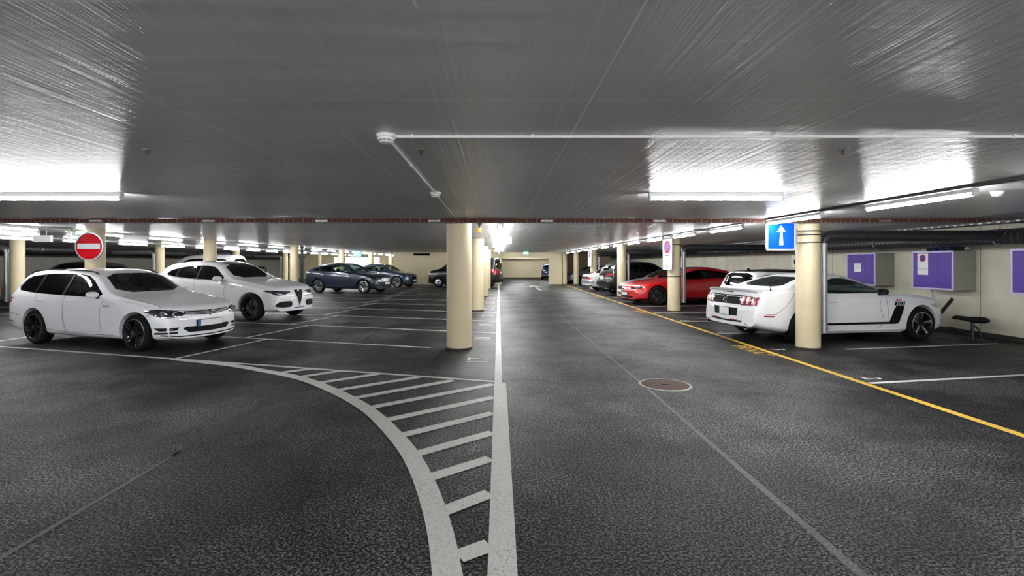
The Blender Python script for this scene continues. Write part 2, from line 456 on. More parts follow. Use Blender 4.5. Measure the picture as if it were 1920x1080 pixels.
for k in range(0, 14):
    xa = -9.6 if k else -9.6
    seg = [([(xa, ln(k, xa)), (-5.4, ln(k, -5.4))], 0.085)]
    if k == 1: seg = [([(-8.2, ln(k, -8.2)), (-1.28, ln(k, -1.28))], 0.075)]
    else: seg = [([(xa, ln(k, xa)), (-0.05, ln(k, -0.05))], 0.08)]
    if ln(k, -9.6) < 37: paint('bay_line', seg, 'road_white', 0.0032)
    if k < 12: paint('bay_line', [([(-5.4, ln(k, -5.4)), (-4.86, ln(k + 1, -4.86))], 0.08)], 'road_white', 0.0034)
paint('bay_edge_line', [([(-10.2, 9.2), (-10.2, 36)], 0.08)], 'road_white', 0.0035)
paint('bay_edge_line', [([(-15.4, 9.2), (-15.4, 48)], 0.08)], 'road_white', 0.0035)
rl = lambda k, x: 6.6 + 2.3 * k + 0.19 * (x - 5)
for k in range(0, 14):
    paint('bay_line', [([(6.4 if k == 1 else 4.92, rl(k, 6.4 if k == 1 else 4.92)), (9.9, rl(k, 9.9))], 0.08)], 'road_white', 0.0032)
for k in range(0, 6):
    x_ = -15.5
    paint('bay_line', [([(-20.8, 14 + 4.6 * k), (-15.4, 12.6 + 4.6 * k)], 0.08)], 'road_white', 0.0032)
paint('sealed_joint', [([(1.84, 0.5), (1.86, 2.5), (1.90, 6.7), (1.87, 12), (1.87, 36)], [0.07, 0.06, 0.03, 0.025, 0.03])], 'joint', 0.002)
paint('sealed_joint', [([(0.1, 6.92), (1.9, 6.92)], 0.012)], 'joint', 0.002)
paint('sealed_joint', [([(-2.69, 0.5), (-2.7, 3.2), (-2.7, 4.2)], [.06, .035, .02]), ], 'joint', 0.002)
paint('tar_joint', [([(-2.7, 4.1), (-2.72, 4.5), (-2.6, 6.4), (-2.8, 9.5), (-2.75, 20), (-2.75, 36)], [0.03, 0.04, 0.04, 0.05, 0.04, 0.04])], 'tar', 0.002)
paint('tar_joint', [([(5.6, 6.9), (6.4, 7.4), (7.0, 7.5), (8.2, 8.3), (9.8, 8.4)], 0.03), ([(6.2, 8.2), (7.2, 7.7), (8.8, 7.75), (10.0, 7.4)], 0.025)], 'tar', 0.002)
# arrow
mb = MB()
mb.add([(2.37, 29.0, .003), (2.53, 29.0, .003), (2.50, 34.0, .003), (2.40, 34.0, .003)], [(0, 1, 2, 3)])
mb.add([(2.45, 36.2, .0032), (1.95, 33.0, .0032), (2.16, 33.0, .0032), (2.45, 34.6, .0032), (2.74, 33.0, .0032), (2.95, 33.0, .0032)], [(0, 1, 2, 3), (0, 3, 4, 5)])
mb.build('arrow_marking', 'road_white', floor_obj, fix=False)
def floor_text(name, s, x, y, rz, size, mat, sx=1.0):
    text_obj(name, s, size, mat, floor_obj, Matrix.Translation((x, y, 0.0045)) @ Matrix.Rotation(rz, 4, 'Z'), 0, 'CENTER', sx)
for i in range(5):
    floor_text('privat_lettering', 'PRIVAT', 4.60, 9.05 + 7.05 * i, -math.pi / 2, 0.40, 'road_yellow', 0.85)
for i, n_ in enumerate(['17', '18', '19', '20', '21', '22', '23']):
    floor_text('bay_number', n_, -0.32, 8.15 + 2.31 * i, math.pi / 2, 0.52, 'road_white', 0.85)
for i, n_ in enumerate(['2', '3', '4', '5', '6', '7']):
    floor_text('bay_number', n_, 5.15, 6.86 + 2.3 * i, -math.pi / 2, 0.36, 'road_white', 1.0)

# ---- manhole cover
b = MB(); b.lathe([(0.0, 0.012), (0.30, 0.012), (0.305, 0.004), (0.305, 0.0)], 48)
r = empty('manhole_cover', 'rusty round iron manhole cover set in the grey asphalt aisle', 'manhole cover', (2.18, 6.5, 0))
lid = b.build('lid', 'rust', r, smooth=30)
b = MB()
for i in range(-9, 10):
    for j in range(-9, 10):
        x, y = i * 0.03, j * 0.03
        if 0.05 < math.hypot(x, y) < 0.285: b.box(x - .009, y - .009, .0115, x + .009, y + .009, .016)
b.build('raised_studs', 'rust', r)
b = MB(); b.lathe([(0.305, 0.0), (0.305, 0.010), (0.33, 0.010), (0.335, 0.0)], 48); b.build('frame_ring', 'concrete', r, smooth=30)
MB().box(-.05, -.02, .012, .05, .02, .020).build('lifting_slot', 'black_iron', r)

# ------------------------------------------------------------------ columns
def column(x, y, rad, label, group, straps=()):
    b = MB(); b.lathe([(rad, 0.0), (rad, CEIL)], 48)
    r = empty('round_column', label, 'column', (x, y, 0), 0, group)
    r['kind'] = 'thing'
    b.build('shaft', 'cream', r, smooth=40)
    MB().lathe([(rad + .001, 0.0), (rad + .012, 0.0), (rad + .012, 0.03), (rad + .001, 0.035)], 48).build('base_ring', 'dark_base', r, smooth=30)
    for z in straps:
        MB().lathe([(rad, z - .012), (rad + .006, z - .012), (rad + .006, z + .012), (rad, z + .012)], 48).build('strap', 'black_iron', r, smooth=30)
    return r
G = 'round cream concrete columns'
ordn = ['nearest', 'second', 'third', 'fourth', 'fifth', 'sixth', 'seventh']
for i, y in enumerate([9.3, 16.4, 23.4, 30.3, 37.05]):
    lab = ['cream round column with blue arrow sign, beside the white car with black stripes',
           'cream round column with no-parking sign beside the red car',
           'cream round column between the red car and the black off-roader, by the yellow line',
           'cream round column behind the white boot of the old saloon',
           'slim-looking far cream column beside the yellow line, next to the silver car'][i]
    column(5.80, y, 0.205, lab, G, [(2.19, 2.12, 1.98), (2.2, 1.15), (), (2.1, 1.0), ()][i])
column(4.95, 37.1, 0.17, 'farthest cream round column, standing against the end of the short far wall', G)
for i, y in enumerate([9.3, 16.6, 23.7, 30.6]):
    lab = ['large cream round column in the middle beside the long white line',
           'cream round column just behind the large middle one along the white line',
           'third cream column in the middle row beside the white line',
           'fourth cream column in the middle row, beside the black van'][i]
    column(-0.74 if i == 0 else -0.73, y, 0.235, lab, G)
for i, y in enumerate([12.05, 16.85, 23.8, 31.0, 38.1, 45.1]):
    lab = ['cream round column carrying the red no-entry sign, behind the white estate car',
           'cream round column rising behind the white SUV roof',
           'cream round column between the white SUV and the dark blue coupe SUV',
           'cream round column directly behind the roof of the dark blue coupe SUV',
           'cream round column behind the gap between the two dark blue-grey cars',
           'cream round column at the corner of the far beige wall, above the grey-blue car'][i]
    column(-9.80, y, 0.20, lab, G)
for i, y in enumerate([16.9, 24.0, 31.0, 38.1, 45.3]):
    lab = ['cream round column at the left edge behind the white estate car',
           'cream round column between the no-entry sign and the white SUV',
           'cream round column standing behind the white van roof',
           'cream round column close beside the black downpipe in the left hall',
           'small far cream column behind the tail of the dark blue coupe SUV'][i]
    column(-16.4, y, 0.20, lab, G)

# ------------------------------------------------------------------ tube lamps
def make_lamp():
    r = empty('tube_lamp', 'x', 'lamp')
    b = MB()
    pr = [(-.032, 0), (.032, 0), (.032, -.048), (-.032, -.048)]
    b.prism([(-.76, y, z) for y, z in pr], (1.52, 0, 0))
    b.build('housing', 'white_enamel', r, bevel=.004)
    b = MB()
    n = 6
    arc = [(.030 * math.cos(math.pi * k / n), -.049 - .038 * math.sin(math.pi * k / n)) for k in range(n + 1)]
    b.prism([(-.735, y, z) for y, z in arc], (1.47, 0, 0))
    b.build('diffuser', 'lamp', r)
    for sx in (-1, 1):
        MB().prism([(sx * .735, y * 1.12, -.047 + (z + .047) * 1.08) for y, z in arc], (sx * .022, 0, 0)).build('end_cap', 'white_enamel', r)
    return r
lamp0 = make_lamp(); used = [False]
def lamp(x, y, z, along_y, label, group):
    o = lamp0 if not used[0] else copy_tree(lamp0)
    used[0] = True
    o.location = (x, y, z); o.rotation_euler = (0, 0, math.pi / 2 if along_y else 0)
    tag(o, label, 'lamp', group)
    return o
ORD = ['first', 'second', 'third', 'fourth', 'fifth', 'sixth', 'seventh', 'eighth', 'ninth', 'tenth', 'eleventh', 'twelfth', 'thirteenth', 'fourteenth', 'fifteenth', 'sixteenth', 'seventeenth', 'eighteenth']
GL = 'white tube lamps on the ceiling'
lamp(2.465, 5.64, CEIL, False, 'crosswise white tube lamp above the aisle, in front of the brown tray', GL)
lamp(-5.04, 5.64, CEIL, False, 'crosswise white tube lamp at the left edge above the white estate car', GL)
for (x, y) in ((2.465, -.6), (-5.04, -.6), (-1.3, -.6), (-12.5, 4.2), (-12.5, -1.5), (8.2, -0.6)):  # unseen lamps added behind the camera to light the near ceiling and floor
    lamp(x, y, CEIL, False, 'unseen crosswise white tube lamp behind the viewer', GL)
for k in range(15):
    y = 5.88 + 2.44 * k
    if y < 37: lamp(4.93, y, CEIL - .02, True, 'tube lamp over the yellow line, %s from its near end' % ORD[k], GL)
lamp(4.93, 3.44, CEIL - .02, True, 'white tube lamp of the yellow line row beside the viewer', GL)
lamp(4.93, 1.0, CEIL - .02, True, 'white tube lamp of the yellow line row behind the viewer', GL)
for k in range(16):
    y = 9.92 + 1.72 * k
    if y < 37: lamp(0.03, y, CEIL - .02, True, 'tube lamp in the continuous middle row, %s from its near end' % ORD[k], GL)
for k in range(16):
    y = 10.05 + 2.47 * k
    lamp(-10.06, y, CEIL - .02, True, 'tube lamp in the row over the white cars, %s from its near end' % ORD[k], GL)
for k in range(15):
    y = 14.5 + 2.35 * k
    lamp(-14.15, y, CEIL - .02, True, 'tube lamp in the outer row beyond the white cars, %s from its near end' % ORD[k], GL)
lamp(2.0, 44.0, CEIL, False, 'white tube lamp in the room beyond the far opening', GL)
lamp(1.2, 39.5, CEIL, False, 'tube lamp just behind the header of the far opening', GL)
lamp(2.2, 48.5, CEIL, False, 'tube lamp before the back wall of the room beyond the far opening', GL)
lamp(4.4, 47.0, CEIL, False, 'white tube lamp above the far blue car', GL)
for k in range(2):
    lamp(-15.4 + 2.2 * k, 50.6, CEIL, False, 'white tube lamp in the lit room past the left hall, %s of two' % ORD[k], GL)

# trunking beside the lamp rows
def bar(name, label, cat, x0, y0, z0, x1, y1, z1, mat, group=None):
    o = MB().box(x0, y0, z0, x1, y1, z1).build(name, mat); tag(o, label, cat, group); return o
bar('cable_trunking', 'long dark cable trunking fixed beside the lamp row over the yellow line', 'cable trunking', 4.80, 0.5, CEIL - .03, 4.86, 36.9, CEIL - .002, 'tray_dark')
bar('cable_trunking', 'grey cable trunking along the lamp row over the white cars', 'cable trunking', -10.15, 9, CEIL - .04, -10.11, 46, CEIL - .002, 'grey_metal')
bar('cable_trunking', 'grey cable trunking along the outer left lamp row', 'cable trunking', -14.1, 13, CEIL - .04, -14.04, 49, CEIL - .002, 'grey_metal')

# brown tray across the hall with grey clips
r = empty('cable_tray', 'red-brown cable tray crossing the whole ceiling in front of the middle column', 'cable tray', (0, 8.98, 0))
MB().box(X0 + .02, -.05, CEIL - .075, 4.79, .05, CEIL - .004).box(4.98, -.05, CEIL - .075, X1 - .01, .05, CEIL - .004).build('tray_body', 'tray_red', r)
b = MB()
x = -10.0
while x < 10.4:
    if 4.6 < x < 5.0: x += .4
    b.box(x, -.053, CEIL - .072, x + .012, -.05, CEIL - .008); x += 0.175
    b.box(x - .09, -.0535, CEIL - .078, x - .078, -.05, CEIL - .045)
b.box(X0 + .02, -.054, CEIL - .079, 4.79, .054, CEIL - .072).box(4.98, -.054, CEIL - .079, X1 - .01, .054, CEIL - .072)
b.build('tray_ties', 'mortar', r)
b = MB()
for k in range(10):
    x = -7.25 + 2.03 * k
    if k == 6: continue
    b.box(x - .11, -.062, CEIL - .060, x + .11, -.052, CEIL - .052); b.box(x - .11, -.062, CEIL - .036, x + .11, -.052, CEIL - .028)
    for q in range(7): b.box(x - .10 + q * .03, -.060, CEIL - .056, x - .085 + q * .03, -.052, CEIL - .03)
b.build('tray_clips', 'grey_metal', r)

# smoke detectors, conduits, sprinklers
def detector(x, y, label, s=1.0):
    r = empty('smoke_detector', label, 'smoke detector', (x, y, CEIL), 0, 'white smoke detectors')
    MB().lathe([(0.0, 0), (.060 * s, 0), (.060 * s, -.022 * s), (.050 * s, -.024 * s)], 32).build('base', 'white_plastic', r, smooth=35)
    MB().lathe([(.052 * s, -.022 * s), (.052 * s, -.034 * s), (.044 * s, -.050 * s), (.030 * s, -.056 * s), (0.0, -.057 * s)], 32).build('sensor_head', 'white_plastic', r, smooth=50)
    b = MB()
    for k in range(12):
        a = k * math.pi / 6
        b.box(.047 * s, -.008 * s, -.042 * s, .0505 * s, .008 * s, -.038 * s, 0, Matrix.Rotation(a, 4, 'Z'))
    b.build('vent_slots', 'black_plastic', r)
detector(-0.70, 3.09, 'white round smoke detector at the corner of the two ceiling conduits')
detector(-0.715, 5.62, 'smaller-looking smoke detector at the far end of the short conduit')
detector(5.58, 5.55, 'white smoke detector by the lamp row above the white car with black stripes')
def conduit(p, q, label, r_=.010, step=.75):
    r = empty('ceiling_conduit', label, 'conduit', p)
    d = Vector(q) - Vector(p)
    MB().cyl((0, 0, 0), d, r_, n=12).build('pipe', 'off_white', r, smooth=40)
    b = MB(); n = int(d.length / step)
    for k in range(n + 1):
        c = d.normalized() * (0.1 + k * step)
        if c.length < d.length:
            e = d.normalized() * .008
            b.cyl(c - e, c + e, r_ * 1.35, n=12)
            b.box(c.x - .008, c.y - .008, 0, c.x + .008, c.y + .008, CEIL - p[2])
    b.build('clips', 'off_white', r)
conduit((-0.64, 3.09, CEIL - .013), (10.4, 3.09, CEIL - .013), 'white conduit crossing the ceiling from the smoke detector towards the wall')
conduit((-0.70, 3.15, CEIL - .013), (-0.715, 5.56, CEIL - .013), 'short white conduit linking the two smoke detectors along the aisle')
conduit((-0.73, 5.7, CEIL - .004), (-0.76, 8.9, CEIL - .004), 'thin pale conduit running on past the far smoke detector', .004)
for (x, y, l) in ((-2.48, 3.5, 'small dark sprinkler in the ceiling beyond the left lamp'), (-0.546, 3.5, 'small dark sprinkler in the ceiling beside the smoke detector'),
                  (2.43, 3.5, 'small dark sprinkler in the ceiling past the crosswise lamp'), (-0.5, 7.2, 'small dark sprinkler above the large middle column')):
    r = empty('sprinkler', l, 'sprinkler', (x, y, CEIL), 0, 'ceiling sprinklers')
    MB().lathe([(0, -.001), (.035, -.001), (.030, -.006), (0, -.006)], 24).build('rosette', 'concrete', r, smooth=30)
    b = MB(); b.cyl((0, 0, -.004), (0, 0, -.022), .008, n=10); b.cyl((0, 0, -.03), (0, 0, -.033), .014, n=12); b.box(-.010, -.002, -.03, -.006, .002, -.02); b.box(.006, -.002, -.03, .010, .002, -.02)
    b.build('nozzle', 'copper', r)

# ------------------------------------------------------------------ ventilation
def elbow_path(x, y, sgn, z0, ztop, xe, rr=0.14):
    p = [(x, y, z0), (x, y, ztop - rr)]
    for k in range(1, 9):
        a = math.pi / 2 * k / 8
        p.append((x + sgn * rr * (1 - math.cos(a)), y, ztop - rr + rr * math.sin(a)))
    p.append((xe, y, ztop)); return p
def vent_pipe(x, y, sgn, xe, label, rp=.062, rb=.105, galv_all=False):
    r = empty('ventilation_pipe', label, 'pipe', (0, 0, 0), 0, 'vent pipes beside the columns')
    MB().cyl((x, y, .28), (x, y, 2.0), rp, n=20).build('down_pipe', 'galv', r, smooth=40)
    b = MB()
    for z in (.30, .37, 1.96): b.cyl((x, y, z - .01), (x, y, z + .01), rp + .008, n=20)
    b.build('pipe_collars', 'galv', r, smooth=40)
    pth = elbow_path(x, y, sgn, 2.0, 2.11, xe)
    rad = [rp + .006, rp + .012] + [rp + .014 + (rb - rp - .014) * k / 8 for k in range(1, 9)] + [rb]
    MB().tube(pth[1:], rad[1:] , 20, 0).build('elbow_duct', 'galv' if galv_all else 'duct_black', r, smooth=50)
    # spiral seam rings
    b = MB(); n = int(abs(xe - x) / .12)
    for k in range(3, n):
        xx = x + sgn * k * .12
        b.cyl((xx - .003, y, 2.11), (xx + .003, y, 2.11), rb + .003, n=20)
    b.build('spiral_seam', 'tray_dark', r)
for i, y in enumerate([9.38, 16.48, 23.48, 30.38]):
    vent_pipe(6.145, y, 1, 9.34, ['steel pipe beside the white car with black stripes, bending into a black duct', 'steel pipe and duct beside the column of the red car', 'steel pipe and duct behind the column by the black off-roader', 'steel pipe and duct behind the old white saloon'][i])
for i, y in enumerate([16.9, 24.1, 31.1, 38.2]):
    vent_pipe(-16.78, y, -1, -18.72, ['steel pipe bending to the wall at the left edge of the hall', 'steel pipe by the column right of the no-entry sign', 'steel pipe in the left hall behind the white SUV bonnet', 'steel pipe near the tail of the dark blue coupe SUV'][i], galv_all=True)
def main_duct(x, y0, y1, z, rad, label):
    r = empty('ventilation_duct', label, 'duct', (x, y0, z))
    MB().cyl((0, 0, 0), (0, y1 - y0, 0), rad, n=28).build('duct_shell', 'duct_black', r, smooth=40)
    b = MB(); y = .1
    path = []
    turns = int((y1 - y0) / .12)
    for k in range(turns * 14):
        a = 2 * math.pi * k / 14
        path.append(((rad + .001) * math.cos(a), k / 14 * .12, (rad + .001) * math.sin(a)))
    b.tube(path, .003, 4); b.build('spiral_seam', 'grey_metal', r)
    b = MB()
    for k in range(int((y1 - y0) / 3.0) + 1):
        yy = k * 3.0 + .4
        b.cyl((0, yy - .015, 0), (0, yy + .015, 0), rad + .012, n=28)
        b.box(-.006, yy - .006, rad, .006, yy + .006, CEIL - z)
    b.build('hanger_rings', 'grey_metal', r)
main_duct(9.5, 3.0, 41.5, 2.09, .15, 'large black spiral duct running along the wall above the purple cabinets')
main_duct(-20.1, 8.0, 48.0, 2.09, .17, 'large black spiral duct along the far left wall')
main_duct(-18.9, 8.0, 48.0, 2.16, .15, 'second black spiral duct running beside the left wall duct')
r = empty('cable_ladder', 'dark perforated cable ladder hanging above the black duct', 'cable ladder', (8.55, 0, 0))
MB().box(-.10, 5, 2.27, .10, 36, 2.275).box(-.10, 5, 2.27, -.095, 36, 2.31).box(.095, 5, 2.27, .10, 36, 2.31).build('tray_body', 'tray_dark', r)
b = MB()
for k in range(120): b.box(-.103, 5 + k * .16, 2.278, -.1, 5.06 + k * .16, 2.30)
b.build('slots', 'grey_metal', r)
o = MB().cyl((-9.42, 23.75, 0), (-9.42, 23.75, CEIL - .002), .075, n=20).build('downpipe', 'black_iron', smooth=40)
tag(o, 'black downpipe standing against the column by the dark blue coupe SUV', 'pipe')

# ------------------------------------------------------------------ wall cabinets
def no_stop(parent, c, rad, nrm_mat, names='no_parking_symbol'):
    # red ring, blue disc, red slash; built in the local xz plane facing -y
    b = MB()
    n = 40
    def ring(r0, r1, y, mi):
        vs = []; 
        for k in range(n):
            t = 2 * math.pi * k / n
            vs += [(c[0] + r0 * math.cos(t), y, c[1] + r0 * math.sin(t)), (c[0] + r1 * math.cos(t), y, c[1] + r1 * math.sin(t))]
        b.add(vs, [(2 * k, 2 * k + 1, (2 * k + 3) % (2 * n), (2 * k + 2) % (2 * n)) for k in range(n)], mi, nrm_mat)
    b.prism([Vector(p) for p in disc_pts(c[0], c[1], rad, -.0005, n)], (0, -.0015, 0), 0, nrm_mat)
    ring(0.0001, rad * .70, -.003, 1)
    b.add([(c[0] + x, -.004, c[1] + z) for x, z in ((-.60 * rad, .42 * rad), (-.42 * rad, .60 * rad), (.60 * rad, -.42 * rad), (.42 * rad, -.60 * rad))], [(0, 1, 2, 3)], 0, nrm_mat)
    return b.build(names, ['sign_red', 'sign_blue'], parent)
def cabinet(yn, yf, label, notice):
    xf, z0, z1 = 9.99, 1.0, 1.865
    r = empty('storage_cabinet', label, 'cabinet', (xf, yn, z0), 0, 'purple storage cabinets on the wall')
    W_, D_, T_ = yf - yn, X1 - xf, z1 - z0
    # housing: concrete sides, open to the front
    b = MB(); b.box(.012, 0, 0, D_, .05, T_).box(.012, W_ - .05, 0, D_, W_, T_).box(.012, .05, 0, D_, W_ - .05, .05).box(.012, .05, T_ - .05, D_, W_ - .05, T_).box(D_ - .03, .05, .05, D_, W_ - .05, T_ - .05)
    b.build('housing', 'concrete', r)
    b = MB(); fr = .028
    b.box(-.012, -.008, -.008, .012, W_ + .008, fr).box(-.012, -.008, T_ - fr, .012, W_ + .008, T_ + .008).box(-.012, -.008, fr, .012, fr, T_ - fr).box(-.012, W_ - fr, fr, .012, W_ + .008, T_ - fr)
    b.build('frame', 'purple_frame', r)
    sp_ = W_ * .345
    for (a, c, hn) in ((fr + .003, sp_ - .003, False), (sp_ + .003, W_ - fr - .003, True)):
        d = MB().box(-.005, a, fr + .003, .010, c, T_ - fr - .003).build('door', 'purple', r)
        if hn: MB().cyl((-.02, a + .03, T_ * .47), (-.004, a + .03, T_ * .47), .012, n=12).build('lock', 'grey_metal', d)
    if notice:
        F = Matrix.Translation((-.006, 0, 0)) @ Matrix.Rotation(-math.pi / 2, 4, 'Z')   # local -y -> world -x ; local x -> world -y
        yc, zc, wn, hn = notice[:4]
        p = MB().box(-.0075, yc - wn / 2, zc - hn / 2, -.005, yc + wn / 2, zc + hn / 2).build('paper_notice', 'paper', r)
        F = Matrix.Translation((-.0078, yc, zc)) @ Matrix.Rotation(-math.pi / 2, 4, 'Z')
        if notice[4]:
            no_stop(p, (0, hn * .28), .085, F)
            text_obj('notice_text', 'Privatparkplatz', .045, 'ink', p, F @ Matrix.Translation((0, -.001, -hn * .22)) @ Matrix.Rotation(math.pi / 2, 4, 'X'))
        else:
            text_obj('notice_text', 'Privatplatz', .035, 'ink', p, F @ Matrix.Translation((0, -.001, 0)) @ Matrix.Rotation(math.pi / 2, 4, 'X'))
    return r
cabinet(10.9, 11.97, 'purple wall cabinet with no-parking notice on its door, blue bundle on top', (.78, .57, .29, .50, True))
cabinet(13.16, 14.22, 'purple wall cabinet behind the roof of the striped white car, small square notice', (.64, .47, .26, .24, False))
cabinet(8.58, 9.66, 'purple wall cabinet cut by the frame edge, farthest towards the viewer', None)
# bundle lying on the cabinet
r = empty('rolled_bundle', 'dark blue rolled bundle with white ends lying on top of the purple cabinet', 'bundle', (10.22, 11.3, 1.875))
b = MB(); b.tube([(0, -.45, .045), (0, -.2, .05), (0, .2, .05), (0, .52, .04)], [.035, .048, .048, .03], 16); b.build('dark_cloth', 'black_iron', r, smooth=50)
b = MB()
for y in (-.05, .12, .30): b.cyl((0, y - .05, .05), (0, y + .05, .05), .052, n=16)
b.build('blue_bands', 'blue_plastic', r, smooth=40)
MB().cyl((0, .52, .04), (0, .66, .035), .028, n=14).cyl((0, -.5, .045), (0, -.44, .045), .03, n=14).build('white_ends', 'white_plastic', r, smooth=40)
# chain and hanging rail
r = empty('hanging_rail', 'black bar hanging slanted on chains below the purple cabinet', 'rail', (10.2, 11.3, 0))
b = MB()
def chain(b, p, q):
    p = Vector(p); q = Vector(q); n = int((q - p).length / .035)
    for k in range(n):
        c = p + (q - p) * (k + .5) / n; d = (q - p).normalized() * .020
        s = Vector((.010, 0, 0)) if k % 2 else Vector((0, .010, 0))
        b.tube([c - d, c - d * .4 + s, c + d * .4 + s, c + d, c + d * .4 - s, c - d * .4 - s, c - d], .0035, 5)
pa, pb = (0, .17, .43), (0, -.14, .80)
chain(b, (0, .40, .985), pa); chain(b, (0, -.10, .985), pb)
b.build('chains', 'grey_metal', r)
b = MB(); d = (Vector(pb) - Vector(pa)); q = Vector((0, -d.z, d.y)).normalized() * .032
b.prism([Vector(pa) - q, Vector(pb) - q, Vector(pb) + q, Vector(pa) + q], (.03, 0, 0)); b.build('bar', 'black_iron', r)
# saddle stand
r = empty('saddle_stand', 'black bicycle saddle on a stand by the wall, beyond the striped white car', 'bicycle saddle', (9.85, 10.35, 0), math.radians(-25))
b = MB(); b.tube([(-.30, 0, .43), (-.24, 0, .455), (-.12, 0, .44), (0, 0, .42), (.12, 0, .415), (.22, 0, .41), (.29, 0, .405)], [.02, .045, .05, .06, .075, .07, .03], 14)
b.v = [(x, y * 1.5, .42 + (z - .42) * .95) for x, y, z in b.v]; b.build('saddle', 'black_plastic', r, smooth=50)
MB().tube([(-.02, 0, .40), (.03, 0, .40), (.03, 0, .06), (.03, 0, 0)], [.018, .03, .03, .045], 12).build('seat_post', 'black_iron', r, smooth=40)
MB().tube([(.03, 0, .30), (.10, 0, .26), (.15, 0, .14), (.17, 0, 0.0)], .018, 10).build('rear_strut', 'black_iron', r, smooth=40)
MB().tube([(.03, 0, .10), (-.10, 0, .12), (-.22, 0, .20), (-.28, 0, .24), (-.36, 0, .24)], [.016, .016, .014, .014, .02], 10).build('front_arm', 'black_iron', r, smooth=40)
MB().box(-.06, -.10, 0, .22, .10, .015).build('foot_plate', 'black_iron', r)
r = empty('meter_box', 'small white box mounted on the wall beside the blue arrow sign', 'box', (X1 - .12, 17.3, 1.45))
MB().box(0, 0, 0, .12, .30, .42).build('housing', 'white_plastic', r, bevel=.01); MB().box(-.004, .06, .12, 0, .14, .26).build('dark_socket', 'black_plastic', r)

# ------------------------------------------------------------------ signs
def sign_root(name, label, loc, rz=0):
    return empty(name, label, 'sign', loc, rz)
def rounded_rect(w_, h_, r_, y, k=6, cx=0, cz=0):
    p = []
    for (sx, sz, a0) in ((1, 1, 0), (-1, 1, 90), (-1, -1, 180), (1, -1, 270)):
        for i in range(k + 1):
            a = math.radians(a0 + 90 * i / k)
            p.append((cx + sx * (w_ / 2 - r_) + r_ * math.cos(a), y, cz + sz * (h_ / 2 - r_) + r_ * math.sin(a)))
    return p
# no entry
r = sign_root('no_entry_sign', 'round red no-entry sign with white bar on the cream column', (-9.60, 11.62, 1.99))
b = MB(); b.prism(disc_pts(0, 0, .335, 0, 56), (0, .03, 0)); b.build('rim', 'sign_rim', r, smooth=40)
MB().prism(disc_pts(0, 0, .305, -.004, 56), (0, .004, 0)).build('red_face', 'sign_red', r)
MB().box(-.265, -.007, -.062, .265, -.004, .062).build('white_bar', 'sign_white', r)
b = MB(); b.lathe([(.204, -.012), (.212, -.012), (.212, .012), (.204, .012)], 32, 0, Matrix.Translation((-.20, .43, 0))); b.box(-.03, .03, -.02, .03, .30, .02)
b.build('clamp', 'grey_metal', r)
# one way
r = sign_root('one_way_sign', 'square blue sign with white upward arrow beside the cream column', (5.17, 9.08, 2.09))
b = MB(); b.prism(rounded_rect(.55, .53, .04, .0), (0, .025, 0)); b.build('rim', 'sign_rim', r)
MB().prism(rounded_rect(.525, .505, .03, -.003), (0, .003, 0)).build('white_border', 'sign_white', r)
MB().prism(rounded_rect(.475, .46, .02, -.006), (0, .003, 0)).build('blue_face', 'sign_blue', r)
MB().prism([(-.038, -.008, -.165), (.038, -.008, -.165), (.022, -.008, .08), (.085, -.008, .075), (0, -.008, .20), (-.085, -.008, .075), (-.022, -.008, .08)], (0, .002, 0)).build('white_arrow', 'sign_white', r)
b = MB(); b.box(.20, .025, .085, .50, .05, .105); b.box(.20, .025, .03, .50, .05, .05); b.box(.20, .025, -.12, .50, .05, -.10); b.box(.275, .0, -.15, .30, .04, .14); b.build('bracket', 'grey_metal', r)
# no parking
def parking_sign(y, label, detail=True):
    r = sign_root('no_parking_sign', label, (5.54, y, 1.88), math.radians(-80))
    b = MB(); b.prism(rounded_rect(.60, 1.02, .04, 0), (0, .02, 0)); b.build('rim', 'sign_rim', r)
    f = MB().prism(rounded_rect(.575, .995, .035, -.003), (0, .003, 0)).build('white_face', 'sign_white', r)
    no_stop(r, (0, .24), .205, Matrix.Translation((0, -.003, 0)))
    I = Matrix.Rotation(math.pi / 2, 4, 'X')
    b = MB(); b.box(-.13, -.0045, -.052, .13, -.003, -.028)
    for s in (-1, 1): b.prism([(s * .17, -.0045, -.04), (s * .12, -.0045, -.015), (s * .12, -.0045, -.065)], (0, .0015, 0))
    b.build('double_arrow', 'ink', r)
    text_obj('sign_number', '18', .12, 'ink_grey', r, Matrix.Translation((0, -.004, -.14)) @ I)
    for q, s in enumerate(['Parkieren', 'nur für Mieter', 'auf Parkfeldern', 'gestattet']):
        text_obj('sign_text', s, .055, 'ink_grey', r, Matrix.Translation((0, -.004, -.235 - .06 * q)) @ I)
    return r
parking_sign(16.30, 'white no-parking sign on the column beside the red car')
parking_sign(30.20, 'small-looking far no-parking sign on the column behind the old white saloon')
# exit signs
def exit_sign(x, y, label, w_=.30, h_=.16, white=False, rz=0):
    r = empty('exit_sign', label, 'exit sign', (x, y, CEIL - .14), rz, 'lit exit signs')
    MB().box(-w_ / 2, -.03, -h_ / 2 - .06, w_ / 2, .03, h_ / 2 - .06).build('housing', 'white_enamel', r, bevel=.006)
    MB().box(-w_ / 2 + .01, -.034, -h_ / 2 - .05, w_ / 2 - .01, -.03, h_ / 2 - .07).build('lit_face', 'exit_green', r)
    m_ = MB()
    m_.box(-.10, -.037, -.085, -.02, -.034, -.035)
    m_.prism([(.02, -.037, -.075), (.07, -.037, -.075), (.07, -.037, -.095), (.11, -.037, -.06), (.07, -.037, -.025), (.07, -.037, -.045), (.02, -.037, -.045)], (0, .003, 0))
    m_.build('white_pictogram', 'exit_white', r)
    MB().cyl((-.08, 0, .02), (-.08, 0, .14), .006, n=8).cyl((.08, 0, .02), (.08, 0, .14), .006, n=8).build('hanger', 'grey_metal', r)
exit_sign(1.65, 30.0, 'green lit exit sign hanging above the aisle before the far opening')
